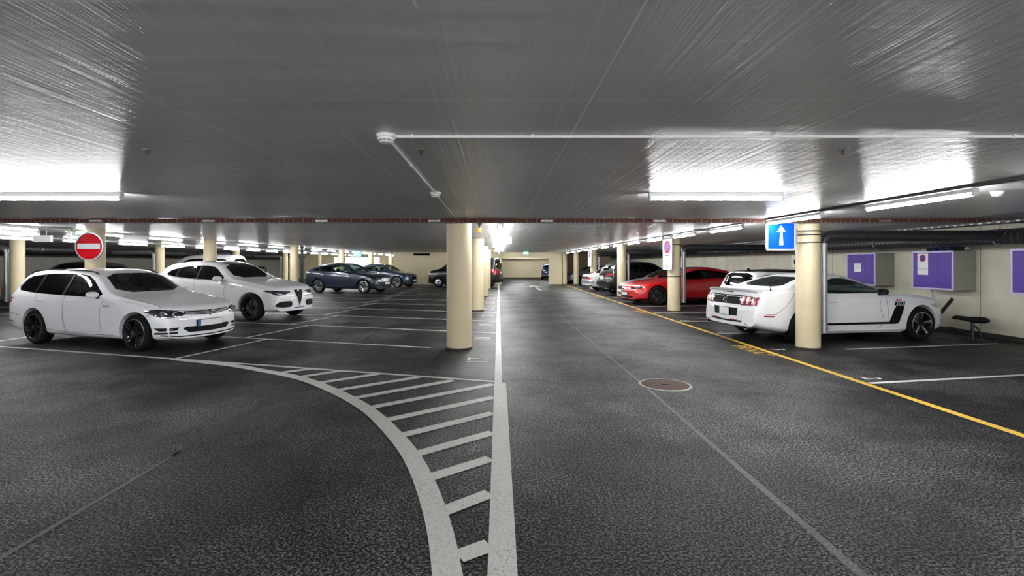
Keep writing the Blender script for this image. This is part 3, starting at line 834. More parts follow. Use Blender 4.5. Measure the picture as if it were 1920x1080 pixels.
exit_sign(-9.75, 34.3 + .0, 'green lit exit sign above the gap between the two dark blue-grey cars', .5, .3)
exit_sign(-11.3, 12.3, 'exit sign box left of the no-entry sign, its pale back showing', .42, .16, rz=math.radians(183))
exit_sign(-9.95, 11.5, 'lit green exit sign seen edge-on right beside the no-entry sign', .36, .2, rz=math.radians(129))
o = MB().box(0.14, 14.85, 2.16, .40, 14.88, 2.39).build('hanging_sign_board', 'grey_board'); tag(o, 'plain white panel hanging from the ceiling beside the continuous lamp row', 'sign')
# beacons
for (x, y, l) in ((-.38, 9.75, 'amber warning beacon under the ceiling right behind the large middle column'), (-.25, 26.0, 'tiny far amber beacon above the black van')):
    r = empty('warning_beacon', l, 'beacon', (x, y, CEIL), 0, 'amber beacons')
    MB().box(-.05, -.04, -.045, .05, .04, 0).box(-.018, -.018, -.12, .018, .018, -.045).build('bracket', 'black_iron', r)
    MB().lathe([(0, -.11), (.034, -.11), (.038, -.13), (.038, -.185), (.03, -.20), (0, -.205)], 20).build('amber_lens', 'orange', r, smooth=40)
# vent opening in far wall
r = empty('wall_vent', 'dark slot vent with white ends high on the far beige wall', 'vent', (-6.4, 37.28, 2.24))
MB().box(0, -.03, -.08, 1.25, .01, .08).build('dark_grille', 'cavity', r); MB().box(-.06, -.05, -.10, 0, .01, .10).box(1.25, -.05, -.10, 1.31, .01, .10).build('white_ends', 'white_enamel', r)
# ------------------------------------------------------------------ vehicles
def tab(pts):
    x = np.array([p[0] for p in pts], float); y = np.array([p[1] for p in pts], float)
    h = np.diff(x); d = np.diff(y) / h; n = len(x); m_ = np.zeros(n)
    m_[0] = d[0]; m_[-1] = d[-1]
    for i in range(1, n - 1):
        if d[i - 1] * d[i] > 0:
            w1 = 2 * h[i] + h[i - 1]; w2 = h[i] + 2 * h[i - 1]; m_[i] = (w1 + w2) / (w1 / d[i - 1] + w2 / d[i])
    def f(s):
        s = min(max(s, x[0]), x[-1]); i = min(int(np.searchsorted(x, s, 'right')) - 1, n - 2); i = max(i, 0)
        t = (s - x[i]) / h[i]
        return float((1 + 2 * t) * (1 - t) ** 2 * y[i] + t * (1 - t) ** 2 * h[i] * m_[i] + t * t * (3 - 2 * t) * y[i + 1] + t * t * (t - 1) * h[i] * m_[i + 1])
    return f

class Body:
    def __init__(s, sp):
        s.sp = sp; s.L = sp['L']; s.hw = sp['W'] / 2
        s.top = tab(sp['top']); s.belt = tab(sp['belt']); s.bot = tab(sp['bot']); s.wf = tab(sp['wf']); s.bow = tab(sp['bow'])
        s.tum = sp.get('tumble', .40)
        s.guide = s.loft(s.stations(0, s.L), 0)
        me = s.guide; s.bvh = BVHTree.FromPolygons([tuple(v) for v in me[0]], me[1])
    def stations(s, a, b):
        q = [0, .012, .03, .055, .09, .13, .18, .24, .31, .4]
        L_ = b - a; inner = list(np.linspace(.5, L_ - .5, int((L_ - 1) / .09) + 1))
        return [a + t for t in q] + [a + t for t in inner] + [b - t for t in reversed(q)]
    def half(s, t, inset):
        w_ = s.hw * s.wf(t); zt = s.top(t); zb = min(s.belt(t), zt - .012); z0 = s.bot(t); h = zb - z0; g = zt - zb
        ys = w_ * .945; yr = max(ys - s.tum * g - .03, .1)
        p = [(0, z0 - .004), (w_ * .80, z0), (w_ * .95, z0 + min(.05, h * .1)), (w_ * .985, z0 + .22 * h), (w_ * 1.0, z0 + .50 * h), (w_ * .993, z0 + .74 * h), (w_ * .972, z0 + .92 * h), (ys, zb),
             (ys - .02, zb + g * .10), (yr + (ys - .02 - yr) * .3, zb + .62 * g), (yr, zb + .86 * g), (yr - .10, zb + .965 * g), (yr * .5, zt - .006), (0, zt)]
        if inset:
            i = inset
            z0 = .30; zt2 = zt - i * .9
            zb = min(zb, zt2 - .02); g = zt2 - zb
            p = [(0, z0 - .004), (ys - i * 2.2, z0), (ys - i * 1.7, z0 + .2), (ys - i * 1.3, zb - .1), (ys - i - .02, zb), (yr + (ys - .02 - yr) * .3 - i, zb + .62 * g), (yr - i * .9, zb + .86 * g), (yr - .12 - i * .4, zb + .95 * g), (yr * .5, zt2 - .004), (0, zt2)]
        for _ in range(2):
            q = [p[0]]
            for a, b in zip(p[:-1], p[1:]):
                q.append((a[0] * .75 + b[0] * .25, a[1] * .75 + b[1] * .25)); q.append((a[0] * .25 + b[0] * .75, a[1] * .25 + b[1] * .75))
            q.append(p[-1]); p = q
        return p
    def X(s, t, y):
        return s.L / 2 - t - s.bow(t) * (abs(y) / s.hw) ** 2.2
    def loft(s, ts, inset):
        vs = []; fs = []; rows = []
        for t in ts:
            p = s.half(t, inset); n = len(p); row = []
            full = [(y, z) for y, z in p] + [(-y, z) for y, z in reversed(p[1:-1])]
            for y, z in full: row.append(len(vs)); vs.append(Vector((s.X(t, y), y, z)))
            rows.append(row)
        N = len(rows[0])
        for a, b in zip(rows[:-1], rows[1:]):
            for k in range(N): fs.append((a[k], a[(k + 1) % N], b[(k + 1) % N], b[k]))
        for row, t in ((rows[0], ts[0]), (rows[-1], ts[-1])):
            p = s.half(t, inset); n = len(p); NC = 11; grid = []
            for i in range(n):
                y, z = p[i]; r = []
                if i == 0 or i == n - 1: grid.append([row[i]] * (NC + 1)); continue
                for j in range(NC + 1):
                    if j == 0: r.append(row[N - i])
                    elif j == NC: r.append(row[i])
                    else:
                        yy = -y + 2 * y * j / NC; r.append(len(vs)); vs.append(Vector((s.X(t, yy), yy, z)))
                grid.append(r)
            for i in range(n - 1):
                for j in range(NC):
                    f = [grid[i][j], grid[i][j + 1], grid[i + 1][j + 1], grid[i + 1][j]]
                    g = []
                    for q in f:
                        if q not in g: g.append(q)
                    if len(g) >= 3: fs.append(tuple(g))
        return vs, fs
    def cast(s, d, a, b):
        # d: 'L' (left, +y), 'R' (right, -y): a = s-from-front, b = z ; 'F','B': a = y, b = z ; 'T': a = s, b = y
        if d in 'LR':
            sg = 1 if d == 'L' else -1; o = Vector((s.L / 2 - a, 3 * sg, b)); v = Vector((0, -sg, 0))
        elif d == 'F': o = Vector((6, a, b)); v = Vector((-1, 0, 0))
        elif d == 'B': o = Vector((-6, a, b)); v = Vector((1, 0, 0))
        else: o = Vector((s.L / 2 - a, b, 5)); v = Vector((0, 0, -1))
        h, n, _, _ = s.bvh.ray_cast(o, v)
        if h is None: return None
        if n.dot(v) > 0: n = -n
        return h, n, v

def smooth_poly(p, k=1):
    for _ in range(k):
        q = []
        for i in range(len(p)):
            a, b = p[i], p[(i + 1) % len(p)]
            q.append((a[0] * .82 + b[0] * .18, a[1] * .82 + b[1] * .18)); q.append((a[0] * .18 + b[0] * .82, a[1] * .18 + b[1] * .82))
        p = q
    return p

def patch_mb(B, d, poly, off, thick=.012, sm=1, rng=None, step=.05, mb=None, mi=0):
    p = smooth_poly(poly, sm) if sm else poly
    a0 = min(q[0] for q in p); a1 = max(q[0] for q in p)
    if rng: a0 = max(a0, rng[0]); a1 = min(a1, rng[1])
    n = max(4, min(40, int((a1 - a0) / step) + 1)); cols = []
    for i in range(n + 1):
        t = i / n; t = t if rng else (t + .5 * (1 - math.cos(math.pi * t))) / 2
        a = a0 + (a1 - a0) * t; aa = min(max(a, a0 + 1e-4), a1 - 1e-4); zs = []
        for j in range(len(p)):
            q, r = p[j], p[(j + 1) % len(p)]
            if (q[0] - aa) * (r[0] - aa) <= 0 and q[0] != r[0]:
                zs.append(q[1] + (r[1] - q[1]) * (aa - q[0]) / (r[0] - q[0]))
        if len(zs) >= 2: cols.append((aa, min(zs), max(zs)))
    h = max(c[2] - c[1] for c in cols); m_ = max(2, min(24, int(h / step) + 1))
    grid = []
    for a, z0, z1 in cols:
        r = []
        for j in range(m_ + 1):
            c = B.cast(d, a, z0 + (z1 - z0) * j / m_)
            r.append(None if c is None else (c[0] + c[1] * off, c[0] + c[1] * (off - thick)))
        grid.append(r)
    vs = []; fs = []; idx = {}
    def vid(i, j, k):
        key = (i, j, k)
        if key not in idx: idx[key] = len(vs); vs.append(grid[i][j][k])
        return idx[key]
    nI, nJ = len(grid), m_ + 1
    ok = lambda i, j: 0 <= i < nI - 1 and 0 <= j < nJ - 1 and all(grid[x][y] is not None for x, y in ((i, j), (i + 1, j), (i, j + 1), (i + 1, j + 1))) and max((grid[i][j][0] - grid[i + 1][j][0]).length, (grid[i][j][0] - grid[i][j + 1][0]).length) < .45
    for i in range(nI - 1):
        for j in range(nJ - 1):
            if not ok(i, j): continue
            fs.append((vid(i, j, 0), vid(i + 1, j, 0), vid(i + 1, j + 1, 0), vid(i, j + 1, 0)))
            if thick > 0:
                for (di, dj, e) in ((-1, 0, ((i, j), (i, j + 1))), (1, 0, ((i + 1, j), (i + 1, j + 1))), (0, -1, ((i, j), (i + 1, j))), (0, 1, ((i, j + 1), (i + 1, j + 1)))):
                    if not ok(i + di, j + dj):
                        (x0, y0), (x1, y1) = e
                        fs.append((vid(x0, y0, 0), vid(x1, y1, 0), vid(x1, y1, 1), vid(x0, y0, 1)))
    mb = mb or MB()
    mb.add(vs, fs, mi)
    return mb

def strip_mb(B, d, path, wd, off, thick=.004, mb=None, step=.04, mi=0):
    pts = []
    for (a, b) in zip(path[:-1], path[1:]):
        L_ = math.hypot(b[0] - a[0], b[1] - a[1]); n = max(1, int(L_ / step))
        for k in range(n): pts.append((a[0] + (b[0] - a[0]) * k / n, a[1] + (b[1] - a[1]) * k / n))
    pts.append(path[-1]); mb = mb or MB(); prev = None
    for i, p in enumerate(pts):
        a = pts[max(0, i - 1)]; c = pts[min(len(pts) - 1, i + 1)]
        dx, dz = c[0] - a[0], c[1] - a[1]; l = math.hypot(dx, dz) or 1; nx, nz = -dz / l * wd / 2, dx / l * wd / 2
        h1 = B.cast(d, p[0] + nx, p[1] + nz); h2 = B.cast(d, p[0] - nx, p[1] - nz)
        if h1 is None or h2 is None: prev = None; continue
        cur = [h1[0] + h1[1] * off, h2[0] + h2[1] * off, h1[0] + h1[1] * (off - thick), h2[0] + h2[1] * (off - thick)]
        if prev is not None and (cur[0] - prev[0]).length < .3:
            mb.add(prev + cur, [(0, 1, 5, 4), (0, 4, 6, 2), (1, 3, 7, 5)], mi)
        prev = cur
    return mb

# ---- wheels
rim_cache = {}
def wheel(style, R, rim_r, W_=.225):
    key = (style, R)
    if key in rim_cache: return rim_cache[key]
    h = W_ / 2
    t = MB()
    t.lathe([(rim_r - .005, -h * .80), (rim_r + .01, -h * .92), (R * .5 + rim_r * .5, -h * 1.0), (R - .03, -h * .93), (R - .008, -h * .76), (R, -h * .4), (R, h * .4), (R - .008, h * .76), (R - .03, h * .93), (R * .5 + rim_r * .5, h * 1.0), (rim_r + .01, h * .92), (rim_r - .005, h * .80)], 48, 0, None, 'y')
    for k in range(4): t.lathe([(R + .0005, -h * .5 + k * h * .33 - .004), (R + .0005, -h * .5 + k * h * .33 + .004)], 48, 0, None, 'y')
    r = MB()
    # barrel: outer face at -y (local); mats: 0 main, 1 accent
    acc = 1 if style in ('machined', 'five', 'turbine') else 0
    r.lathe([(rim_r, -h * .93), (rim_r - .012, -h * .95)], 48, acc, None, 'y')
    r.lathe([(rim_r - .012, -h * .95), (rim_r - .022, -h * .80), (rim_r - .03, h * .7), (rim_r, h * .8)], 48, 0, None, 'y')
    r.lathe([(0, -h * .62), (.05, -h * .64), (.068, -h * .52), (.072, -h * .2), (.0, -h * .2)], 24, 0, None, 'y')
    def spoke(a, w0, w1, r0=.05, r1=None, y0=-h * .58, y1=-h * .88, th=.035, mi=0, tw=0.0):
        r1 = r1 or rim_r - .012
        Mx = Matrix.Rotation(a, 4, 'Y')
        p = []
        for rr, w_, yy, tt in ((r0, w0, y0, 0), ((r0 + r1) / 2, (w0 + w1) / 2, (y0 + y1) / 2 - .008, tw / 2), (r1, w1, y1, tw)):
            p += [(rr, yy, -w_ + tt), (rr, yy, w_ + tt), (rr, yy + th, w_ * .8 + tt), (rr, yy + th, -w_ * .8 + tt)]
        f = []
        for s_ in range(2):
            o = s_ * 4
            for k in range(4): f.append((o + k, o + (k + 1) % 4, o + 4 + (k + 1) % 4, o + 4 + k))
        f += [(0, 3, 2, 1), (8, 9, 10, 11)]
        r.add(p, f, mi, Mx)
    if style == 'machined':
        for k in range(5):
            a = k * 2 * math.pi / 5
            for s_ in (-1, 1):
                spoke(a + s_ * .16, .016, .022, tw=s_ * .03)
                spoke(a + s_ * .23, .004, .008, rim_r * .66, y0=-h * .80, y1=-h * .93, th=.01, mi=1, tw=s_ * .02)
    elif style == 'five':
        for k in range(5):
            a = k * 2 * math.pi / 5 - .25
            spoke(a, .036, .040, y0=-h * .60)
            for s_ in (-1, 1): spoke(a + s_ * .02, .005, .006, .06, y0=-h * .66, y1=-h * .92, th=.012, mi=1, tw=s_ * .026)
            for s_ in (-1, 1): spoke(a, .012, .014, rim_r * .72, y0=-h * .8, y1=-h * .93, th=.01, mi=1, tw=0)
    elif style == 'turbine':
        for k in range(5):
            a = k * 2 * math.pi / 5
            spoke(a, .03, .05, mi=0); spoke(a + .2, .006, .006, mi=1, y1=-h * .92); spoke(a - .2, .006, .006, mi=1, y1=-h * .92)
            spoke(a + .62, .008, .03, rim_r * .45, y0=-h * .7, y1=-h * .9, mi=1, tw=.02)
    elif style == 'multi':
        for k in range(10): spoke(k * 2 * math.pi / 10, .013, .015)
    elif style == 'dish':
        r.lathe([(.07, -h * .6), (rim_r * .5, -h * .8), (rim_r * .8, -h * .7), (rim_r - .02, -h * .86)], 32, 0, None, 'y')
    else:
        for k in range(5):
            a = k * 2 * math.pi / 5
            for s_ in (-1, 1): spoke(a + s_ * .12, .014, .018, tw=s_ * .035)
    d = MB(); d.cyl((0, .0, 0), (0, .02, 0), rim_r * .80, n=36); d.box(-rim_r * .78, -.03, -.06, -rim_r * .45, .03, .06, 1)
    rim_cache[key] = (t, r, d)
    return rim_cache[key]

def build_vehicle(name, label, cat, sp, loc, head, paintmat, rim=('alloy', 'alloy', 'multi'), group=None, wmesh={}):
    root = empty(name, label, cat, (loc[0], loc[1], 0), math.radians(head), group)
    B = Body(sp); L, hw = B.L, B.hw
    pm = M[paintmat]
    def tmp(mb, mats):
        o = mb.build('tmp', mats); return o
    def fromlist(vf, mi):
        b = MB(); b.add(vf[0], vf[1], mi)
        o = b.build('tmp', [pm, M['cavity'], M['interior']], smooth=None)
        bm = bmesh.new(); bm.from_mesh(o.data); bmesh.ops.remove_doubles(bm, verts=bm.verts, dist=1e-5); bmesh.ops.recalc_face_normals(bm, faces=bm.faces); bm.to_mesh(o.data); bm.free()
        return o
    body = fromlist(B.guide, 0)
    cutters = []
    xf = L / 2 - sp['fo']; xr = xf - sp['wb']; R = sp['R']; Rw = R + sp.get('arch', .045)
    b = MB()
    for x in (xf, xr):
        for sg in (-1, 1): b.cyl((x, sg * (hw - .36), R), (x, sg * (hw + .3), R), Rw, n=48, mi=1)
        # open the arch to the ground
    cutters.append(b.build('tmp', [pm, M['cavity'], M['interior']]))
    b = MB()
    for x in (xf, xr):
        for sg in (-1, 1):
            y0, y1 = sorted((sg * (hw - .355), sg * (hw + .3))); b.box(x - Rw * .985, y0, -.3, x + Rw * .985, y1, R - .01, 1)
    cutters.append(b.build('tmp', [pm, M['cavity'], M['interior']]))
    win = sp.get('dlo')
    if win:
        c0, c1 = sp['cabin']
        cutters.append(fromlist(B.loft(list(np.linspace(c0, c1, 36)), .055), 2))
        d = smooth_poly(win, 1)
        b = MB(); b.prism([(L / 2 - a, -1.3, z) for a, z in d], (0, 2.6, 0), 1); cutters.append(b.build('tmp', [pm, M['cavity'], M['interior']]))
        mid = L / 2 - (c0 + c1) / 2
        ws = smooth_poly(sp['ws'], 1)
        b = MB(); b.prism([(mid, y, z) for y, z in ws], (4, 0, 0), 1); cutters.append(b.build('tmp', [pm, M['cavity'], M['interior']]))
        rw = smooth_poly(sp['rw'], 1)
        b = MB(); b.prism([(mid, y, z) for y, z in rw], (-4, 0, 0), 1); cutters.append(b.build('tmp', [pm, M['cavity'], M['interior']]))
    for c in cutters:
        md = body.modifiers.new('b', 'BOOLEAN'); md.operation = 'DIFFERENCE'; md.object = c; md.solver = 'EXACT'
    bpy.context.view_layer.update()
    me = bpy.data.meshes.new_from_object(body.evaluated_get(bpy.context.evaluated_depsgraph_get()))
    for c in cutters + [body]: bpy.data.objects.remove(c)
    me.materials.clear()
    for q in (pm, M['cavity'], M['interior']): me.materials.append(q)
    me.shade_smooth(); me.set_sharp_from_angle(angle=math.radians(32))
    me.name = 'body'
    link('body', me, root)
    # glass
    gs = sp.get('glass', ('glass_dark', 'glass_tint', 'glass_dark'))
    if win:
        cuts = sp.get('pillars', [])
        a0 = min(q[0] for q in win); a1 = max(q[0] for q in win); edges = [a0] + list(cuts) + [a1]
        for side in 'LR':
            for i in range(len(edges) - 1):
                r0 = edges[i] + (.0 if i == 0 else .03); r1 = edges[i + 1] - (0 if i == len(edges) - 2 else .03)
                patch_mb(B, side, win, -.012, 0, 1, (r0, r1)).build('side_window', gs[0] if i or sp.get('all_dark') else gs[1], root, smooth=40)
            pb = MB()
            for c in cuts: patch_mb(B, side, win, -.010, .02, 1, (c - .032, c + .032), mb=pb)
            if cuts: pb.build('door_pillar', 'black_trim', root, smooth=40)
        patch_mb(B, 'F', sp['ws'], -.012, 0, 1).build('windscreen', gs[1], root, smooth=40)
        patch_mb(B, 'B', sp['rw'], -.012, 0, 1).build('rear_window', gs[2], root, smooth=40)
        # seats, dashboard
        sm = sp.get('seatmat', 'interior')
        c0, c1 = sp['cabin']; zs = sp.get('seat_z', .45)
        xs = L / 2 - (c0 + (c1 - c0) * sp.get('seat_at', .42))
        rows = [xs, xs - .85] if (c1 - c0) > 2.0 else [xs]
        for ri, x in enumerate(rows):
            for y in (-.36, .36):
                s_ = MB()
                s_.box(x - .02, y - .24, zs - .12, x + .50, y + .24, zs + .02)
                s_.box(-.06, -.24, 0, .06, .24, .56, 0, Matrix.Translation((x - .03, y, zs)) @ Matrix.Rotation(-.30, 4, 'Y'))
                s_.box(-.05, -.13, .60, .04, .13, .76, 0, Matrix.Translation((x - .03, y, zs)) @ Matrix.Rotation(-.30, 4, 'Y'))
                s_.build('seat', sm, root, bevel=.03, smooth=40)
        dz = sp['ws'][0][1] - .03
        dx = L / 2 - c0 - .55
        MB().box(dx - .38, -hw + .22, dz - .25, dx + .1, hw - .22, dz - .04).build('dashboard', 'interior', root, bevel=.03)
        b = MB(); n = 24
        q = [Vector((0, .18 * math.cos(2 * math.pi * k / n), .18 * math.sin(2 * math.pi * k / n))) for k in range(n + 1)]
        Mw = Matrix.Translation((dx - .48, sp.get('driver', .36), dz - .06)) @ Matrix.Rotation(.4, 4, 'Y')
        b.tube([Mw @ v for v in q], .016, 8, caps=False); b.cyl(Mw @ Vector((0, 0, 0)), Mw @ Vector((.2, 0, 0)), .04, n=10)
        b.build('steering_wheel', 'interior', root, smooth=50)
    # wheels
    rm0, rm1, style = rim
    key = (style, R, rm0, rm1)
    W_ = sp.get('tyre', .225)
    if key not in wmesh:
        t, r, d = wheel(style, R, sp.get('rim_r', R * .72), W_)
        a = t.build('wheel', 'rubber', None, smooth=45); b_ = r.build('rim', [rm0, rm1], None, smooth=30); c = d.build('brake_disc', ['steel', sp.get('caliper', 'steel')], None, smooth=40)
        wmesh[key] = (a.data, b_.data, c.data)
        for o in (a, b_, c): bpy.data.objects.remove(o)
    for x in (xf, xr):
        for sg in (-1, 1):
            a = link('wheel', wmesh[key][0], root, (x, sg * (hw - W_ / 2 - .015), R)); a.rotation_euler = (0, 0, 0 if sg < 0 else math.pi)
            link('rim', wmesh[key][1], a); link('brake_disc', wmesh[key][2], a)
    B.root = root; B.xf, B.xr = xf, xr
    return B

def part(B, name, d, poly, mat, off=.004, thick=.012, sm=1, parent=None):
    return patch_mb(B, d, poly, off, thick, sm).build(name, mat, parent or B.root, smooth=40)
def line(B, name, d, path, wd, mat, off=.0025, thick=.004, parent=None):
    return strip_mb(B, d, path, wd, off, thick).build(name, mat, parent or B.root, smooth=40)
def mirror_(poly): return [(-a, b) for a, b in poly]
def both(B, name, d, poly, mat, **k):
    part(B, name, d, poly, mat, **k); part(B, name, d, mirror_(poly), mat, **k)
def mirrors(B, x_s, z, mat, y=None, sc=1.0):
    for sg in (-1, 1):
        c = B.cast('L' if sg > 0 else 'R', x_s, z)
        yy = abs(c[0].y) if c else B.hw * .9
        b = MB(); x = B.L / 2 - x_s
        n1, n2 = 16, 10; vs = []
        for i in range(n2 + 1):
            p = math.pi * i / n2
            for k in range(n1):
                t = 2 * math.pi * k / n1
                cx, cy, cz = math.sin(p) * math.cos(t), math.cos(p), math.sin(p) * math.sin(t)
                cx = max(cx, -.25)
                vs.append((x + .105 * sc * cx, sg * (yy + .115 * sc) + .125 * sc * math.copysign(abs(cy) ** .8, cy), z + .06 + .078 * sc * math.copysign(abs(cz) ** .8, cz)))
        fs = [(i * n1 + k, i * n1 + (k + 1) % n1, (i + 1) * n1 + (k + 1) % n1, (i + 1) * n1 + k) for i in range(n2) for k in range(n1)]
        b.add(vs, fs); b.build('side_mirror', mat, B.root, smooth=60)
        MB().tube([(x + .02, sg * (yy - .03), z - .01), (x + .01, sg * (yy + .05), z + .02)], .028, 10).build('mirror_arm', 'black_trim', B.root, smooth=50)
def handles(B, sides, ss, z, mat):
    for side in sides:
        sg = 1 if side == 'L' else -1
        for s_ in ss:
            c = B.cast(side, s_, z); c2 = B.cast(side, s_ + .16, z)
            if not c: continue
            p = [c[0] + Vector((0, sg * .005, 0)), c[0] + Vector((-.03, sg * .035, .002)), c2[0] + Vector((.03, sg * .035, .006)), c2[0] + Vector((0, sg * .005, .006))]
            MB().tube(p, [.012, .014, .014, .012], 8).build('door_handle', mat, B.root, smooth=60)
def plate(B, d, y, z, w_, h_, eu=False, mat='plate_white', txt=None):
    c = B.cast(d, y, z); x = c[0].x; sg = 1 if d == 'F' else -1
    b = MB(); b.box(x - .02 * sg, y - w_ / 2 - .008, z - h_ / 2 - .008, x + .018 * sg, y + w_ / 2 + .008, z + h_ / 2 + .008, 0)
    o = b.build('number_plate_holder', 'black_trim', B.root)
    o2 = MB().box(x + .0175 * sg, y - w_ / 2, z - h_ / 2, x + .022 * sg, y + w_ / 2, z + h_ / 2).build('number_plate', mat, o)
    if eu:
        e = -1 if sg > 0 else 1
        y0, y1 = sorted((y + e * w_ / 2, y + e * (w_ / 2 - .055)))
        MB().box(x + .022 * sg, y0, z - h_ / 2, x + .0235 * sg, y1, z + h_ / 2).build('blue_band', 'plate_blue', o)
    return x
def disc_badge(B, d, y, z, r, mat='chrome', name='round_badge', inner='black_trim'):
    c = B.cast(d, y, z); sg = 1 if d == 'F' else -1; x = c[0].x
    MB().cyl((x - .02 * sg, y, z), (x + .010 * sg, y, z), r * .92, n=32).build(name, inner, B.root, smooth=40)
    b = MB(); n = 32
    b.tube([(x + .012 * sg, y + r * math.cos(2 * math.pi * k / n), z + r * math.sin(2 * math.pi * k / n)) for k in range(n + 1)], r * .09, 8, caps=False)
    b.build('badge_ring', mat, B.root, smooth=60)
    return x + .012 * sg, sg
def door_seams(B, sides, lines):
    for side in sides:
        b = MB()
        for p in lines: strip_mb(B, side, p, .007, .0012, .003, b)
        b.build('door_gap', 'seam', B.root)

STD_WF = lambda L: [(0, .80), (.05, .86), (.15, .915), (.35, .955), (.7, .985), (1.1, 1.0), (L - 1.2, 1.0), (L - .5, .965), (L - .2, .925), (L - .06, .88), (L, .82)]
STD_BOW = lambda L, f=.24, r=.15: [(0, f), (.5, f * .62), (1.3, .10), (2.2, .04), (2.8, 0), (L - 1.1, -.03), (L - .4, -r * .7), (L, -r)]
def spec(**k):
    L = k['L']; k.setdefault('wf', STD_WF(L)); k.setdefault('bow', STD_BOW(L)); return k
def scaled(sp, L=None, W=None, H=None):
    import copy as _c
    q = _c.deepcopy(sp); kx = (L or sp['L']) / sp['L']; kz = (H or max(p[1] for p in sp['top'])) / max(p[1] for p in sp['top']); ky = (W or sp['W']) / sp['W']
    q['L'] *= kx; q['W'] *= ky; q['fo'] *= kx; q['wb'] *= kx
    for n in ('top', 'belt', 'bot', 'dlo'): q[n] = [(a * kx, b * kz) for a, b in q[n]]
    for n in ('wf', 'bow'): q[n] = [(a * kx, b) for a, b in q[n]]
    for n in ('ws', 'rw'): q[n] = [(a * ky, b * kz) for a, b in q[n]]
    q['cabin'] = tuple(a * kx for a in q['cabin']); q['pillars'] = [a * kx for a in q.get('pillars', [])]
    return q

SP = {}
SP['estate'] = spec(L=4.56, W=1.80, fo=.88, wb=2.63, R=.325, rim_r=.245,
    top=[(0, .56), (.02, .68), (.06, .745), (.13, .79), (.28, .835), (.6, .895), (1.0, .955), (1.32, 1.01), (2.05, 1.40), (2.4, 1.465), (3.0, 1.48), (3.8, 1.45), (4.12, 1.40), (4.40, 1.05), (4.48, .95), (4.54, .78), (4.56, .62)],
    belt=[(0, .52), (.03, .66), (.08, .725), (.25, .775), (.6, .835), (1.2, .90), (1.6, .915), (3.0, .96), (4.0, .995), (4.35, .98), (4.48, .88), (4.56, .56)],
    bot=[(0, .22), (.25, .19), (.9, .17), (4.0, .20), (4.4, .25), (4.56, .34)],
    dlo=[(1.58, .935), (2.65, .965), (3.6, 1.00), (4.20, 1.055), (4.02, 1.31), (3.4, 1.375), (2.6, 1.385), (2.2, 1.33)],
    cabin=(1.25, 4.3), pillars=[2.72, 3.52], ws=[(-.66, 1.03), (.66, 1.03), (.54, 1.385), (-.54, 1.385)], rw=[(-.56, 1.08), (.56, 1.08), (.50, 1.33), (-.50, 1.33)],
    glass=('glass_dark', 'glass_tint', 'glass_dark'), driver=.36)
SP['suv'] = spec(L=4.69, W=1.90, fo=.87, wb=2.82, R=.37, rim_r=.27, arch=.055,
    top=[(0, .58), (.03, .74), (.09, .86), (.2, .94), (.6, 1.02), (1.1, 1.10), (1.45, 1.15), (2.2, 1.57), (2.6, 1.65), (3.1, 1.67), (3.8, 1.62), (4.2, 1.53), (4.5, 1.20), (4.62, 1.0), (4.67, .85), (4.69, .72)],
    belt=[(0, .53), (.1, .76), (.3, .87), (.8, .98), (1.5, 1.05), (2.5, 1.08), (3.5, 1.14), (4.1, 1.19), (4.45, 1.12), (4.62, .93), (4.69, .66)],
    bot=[(0, .26), (.3, .23), (4.3, .27), (4.69, .42)],
    dlo=[(1.78, 1.11), (2.6, 1.13), (3.5, 1.18), (4.05, 1.26), (3.9, 1.39), (3.4, 1.50), (2.7, 1.535), (2.3, 1.48)],
    cabin=(1.4, 4.3), pillars=[2.85, 3.62], ws=[(-.68, 1.18), (.68, 1.18), (.57, 1.55), (-.57, 1.55)], rw=[(-.55, 1.24), (.55, 1.24), (.50, 1.46), (-.50, 1.46)], all_dark=True,
    glass=('glass_dark', 'glass_dark', 'glass_dark'), seat_z=.6)
SP['muscle'] = spec(L=4.79, W=1.88, fo=.93, wb=2.72, R=.345, rim_r=.245, arch=.05, tyre=.26,
    top=[(0, .60), (.03, .73), (.09, .80), (.4, .88), (1.0, .96), (1.5, 1.01), (1.65, 1.035), (2.3, 1.31), (2.7, 1.385), (3.1, 1.375), (3.6, 1.255), (4.05, 1.11), (4.2, 1.065), (4.5, 1.045), (4.68, 1.03), (4.74, .93), (4.77, .80), (4.79, .66)],
    belt=[(0, .56), (.1, .72), (.4, .82), (1.0, .90), (1.6, .935), (2.6, .94), (3.2, .985), (3.7, 1.03), (4.1, 1.02), (4.6, .985), (4.74, .86), (4.79, .60)],
    bot=[(0, .22), (.3, .17), (1, .16), (3.8, .19), (4.3, .24), (4.79, .34)],
    wf=[(0, .72), (.05, .80), (.15, .88), (.35, .94), (.7, .985), (1.1, 1.0), (2.4, .985), (3.8, 1.0), (4.3, .985), (4.6, .945), (4.73, .90), (4.79, .86)],
    bow=[(0, .34), (.5, .22), (1.3, .12), (2.2, .05), (2.8, 0), (3.6, -.02), (4.4, -.08), (4.79, -.12)],
    dlo=[(1.66, .985), (3.12, .985), (3.26, 1.04), (3.08, 1.215), (2.8, 1.285), (2.5, 1.29), (2.15, 1.19)],
    cabin=(1.55, 4.0), pillars=[], ws=[(-.60, 1.06), (.60, 1.06), (.50, 1.30), (-.50, 1.30)], rw=[(-.62, 1.115), (.62, 1.115), (.46, 1.31), (-.46, 1.31)],
    glass=('glass_clear', 'glass_clear', 'glass_tint'), seatmat='seat_grey', seat_at=.55, seat_z=.36, tumble=.62)
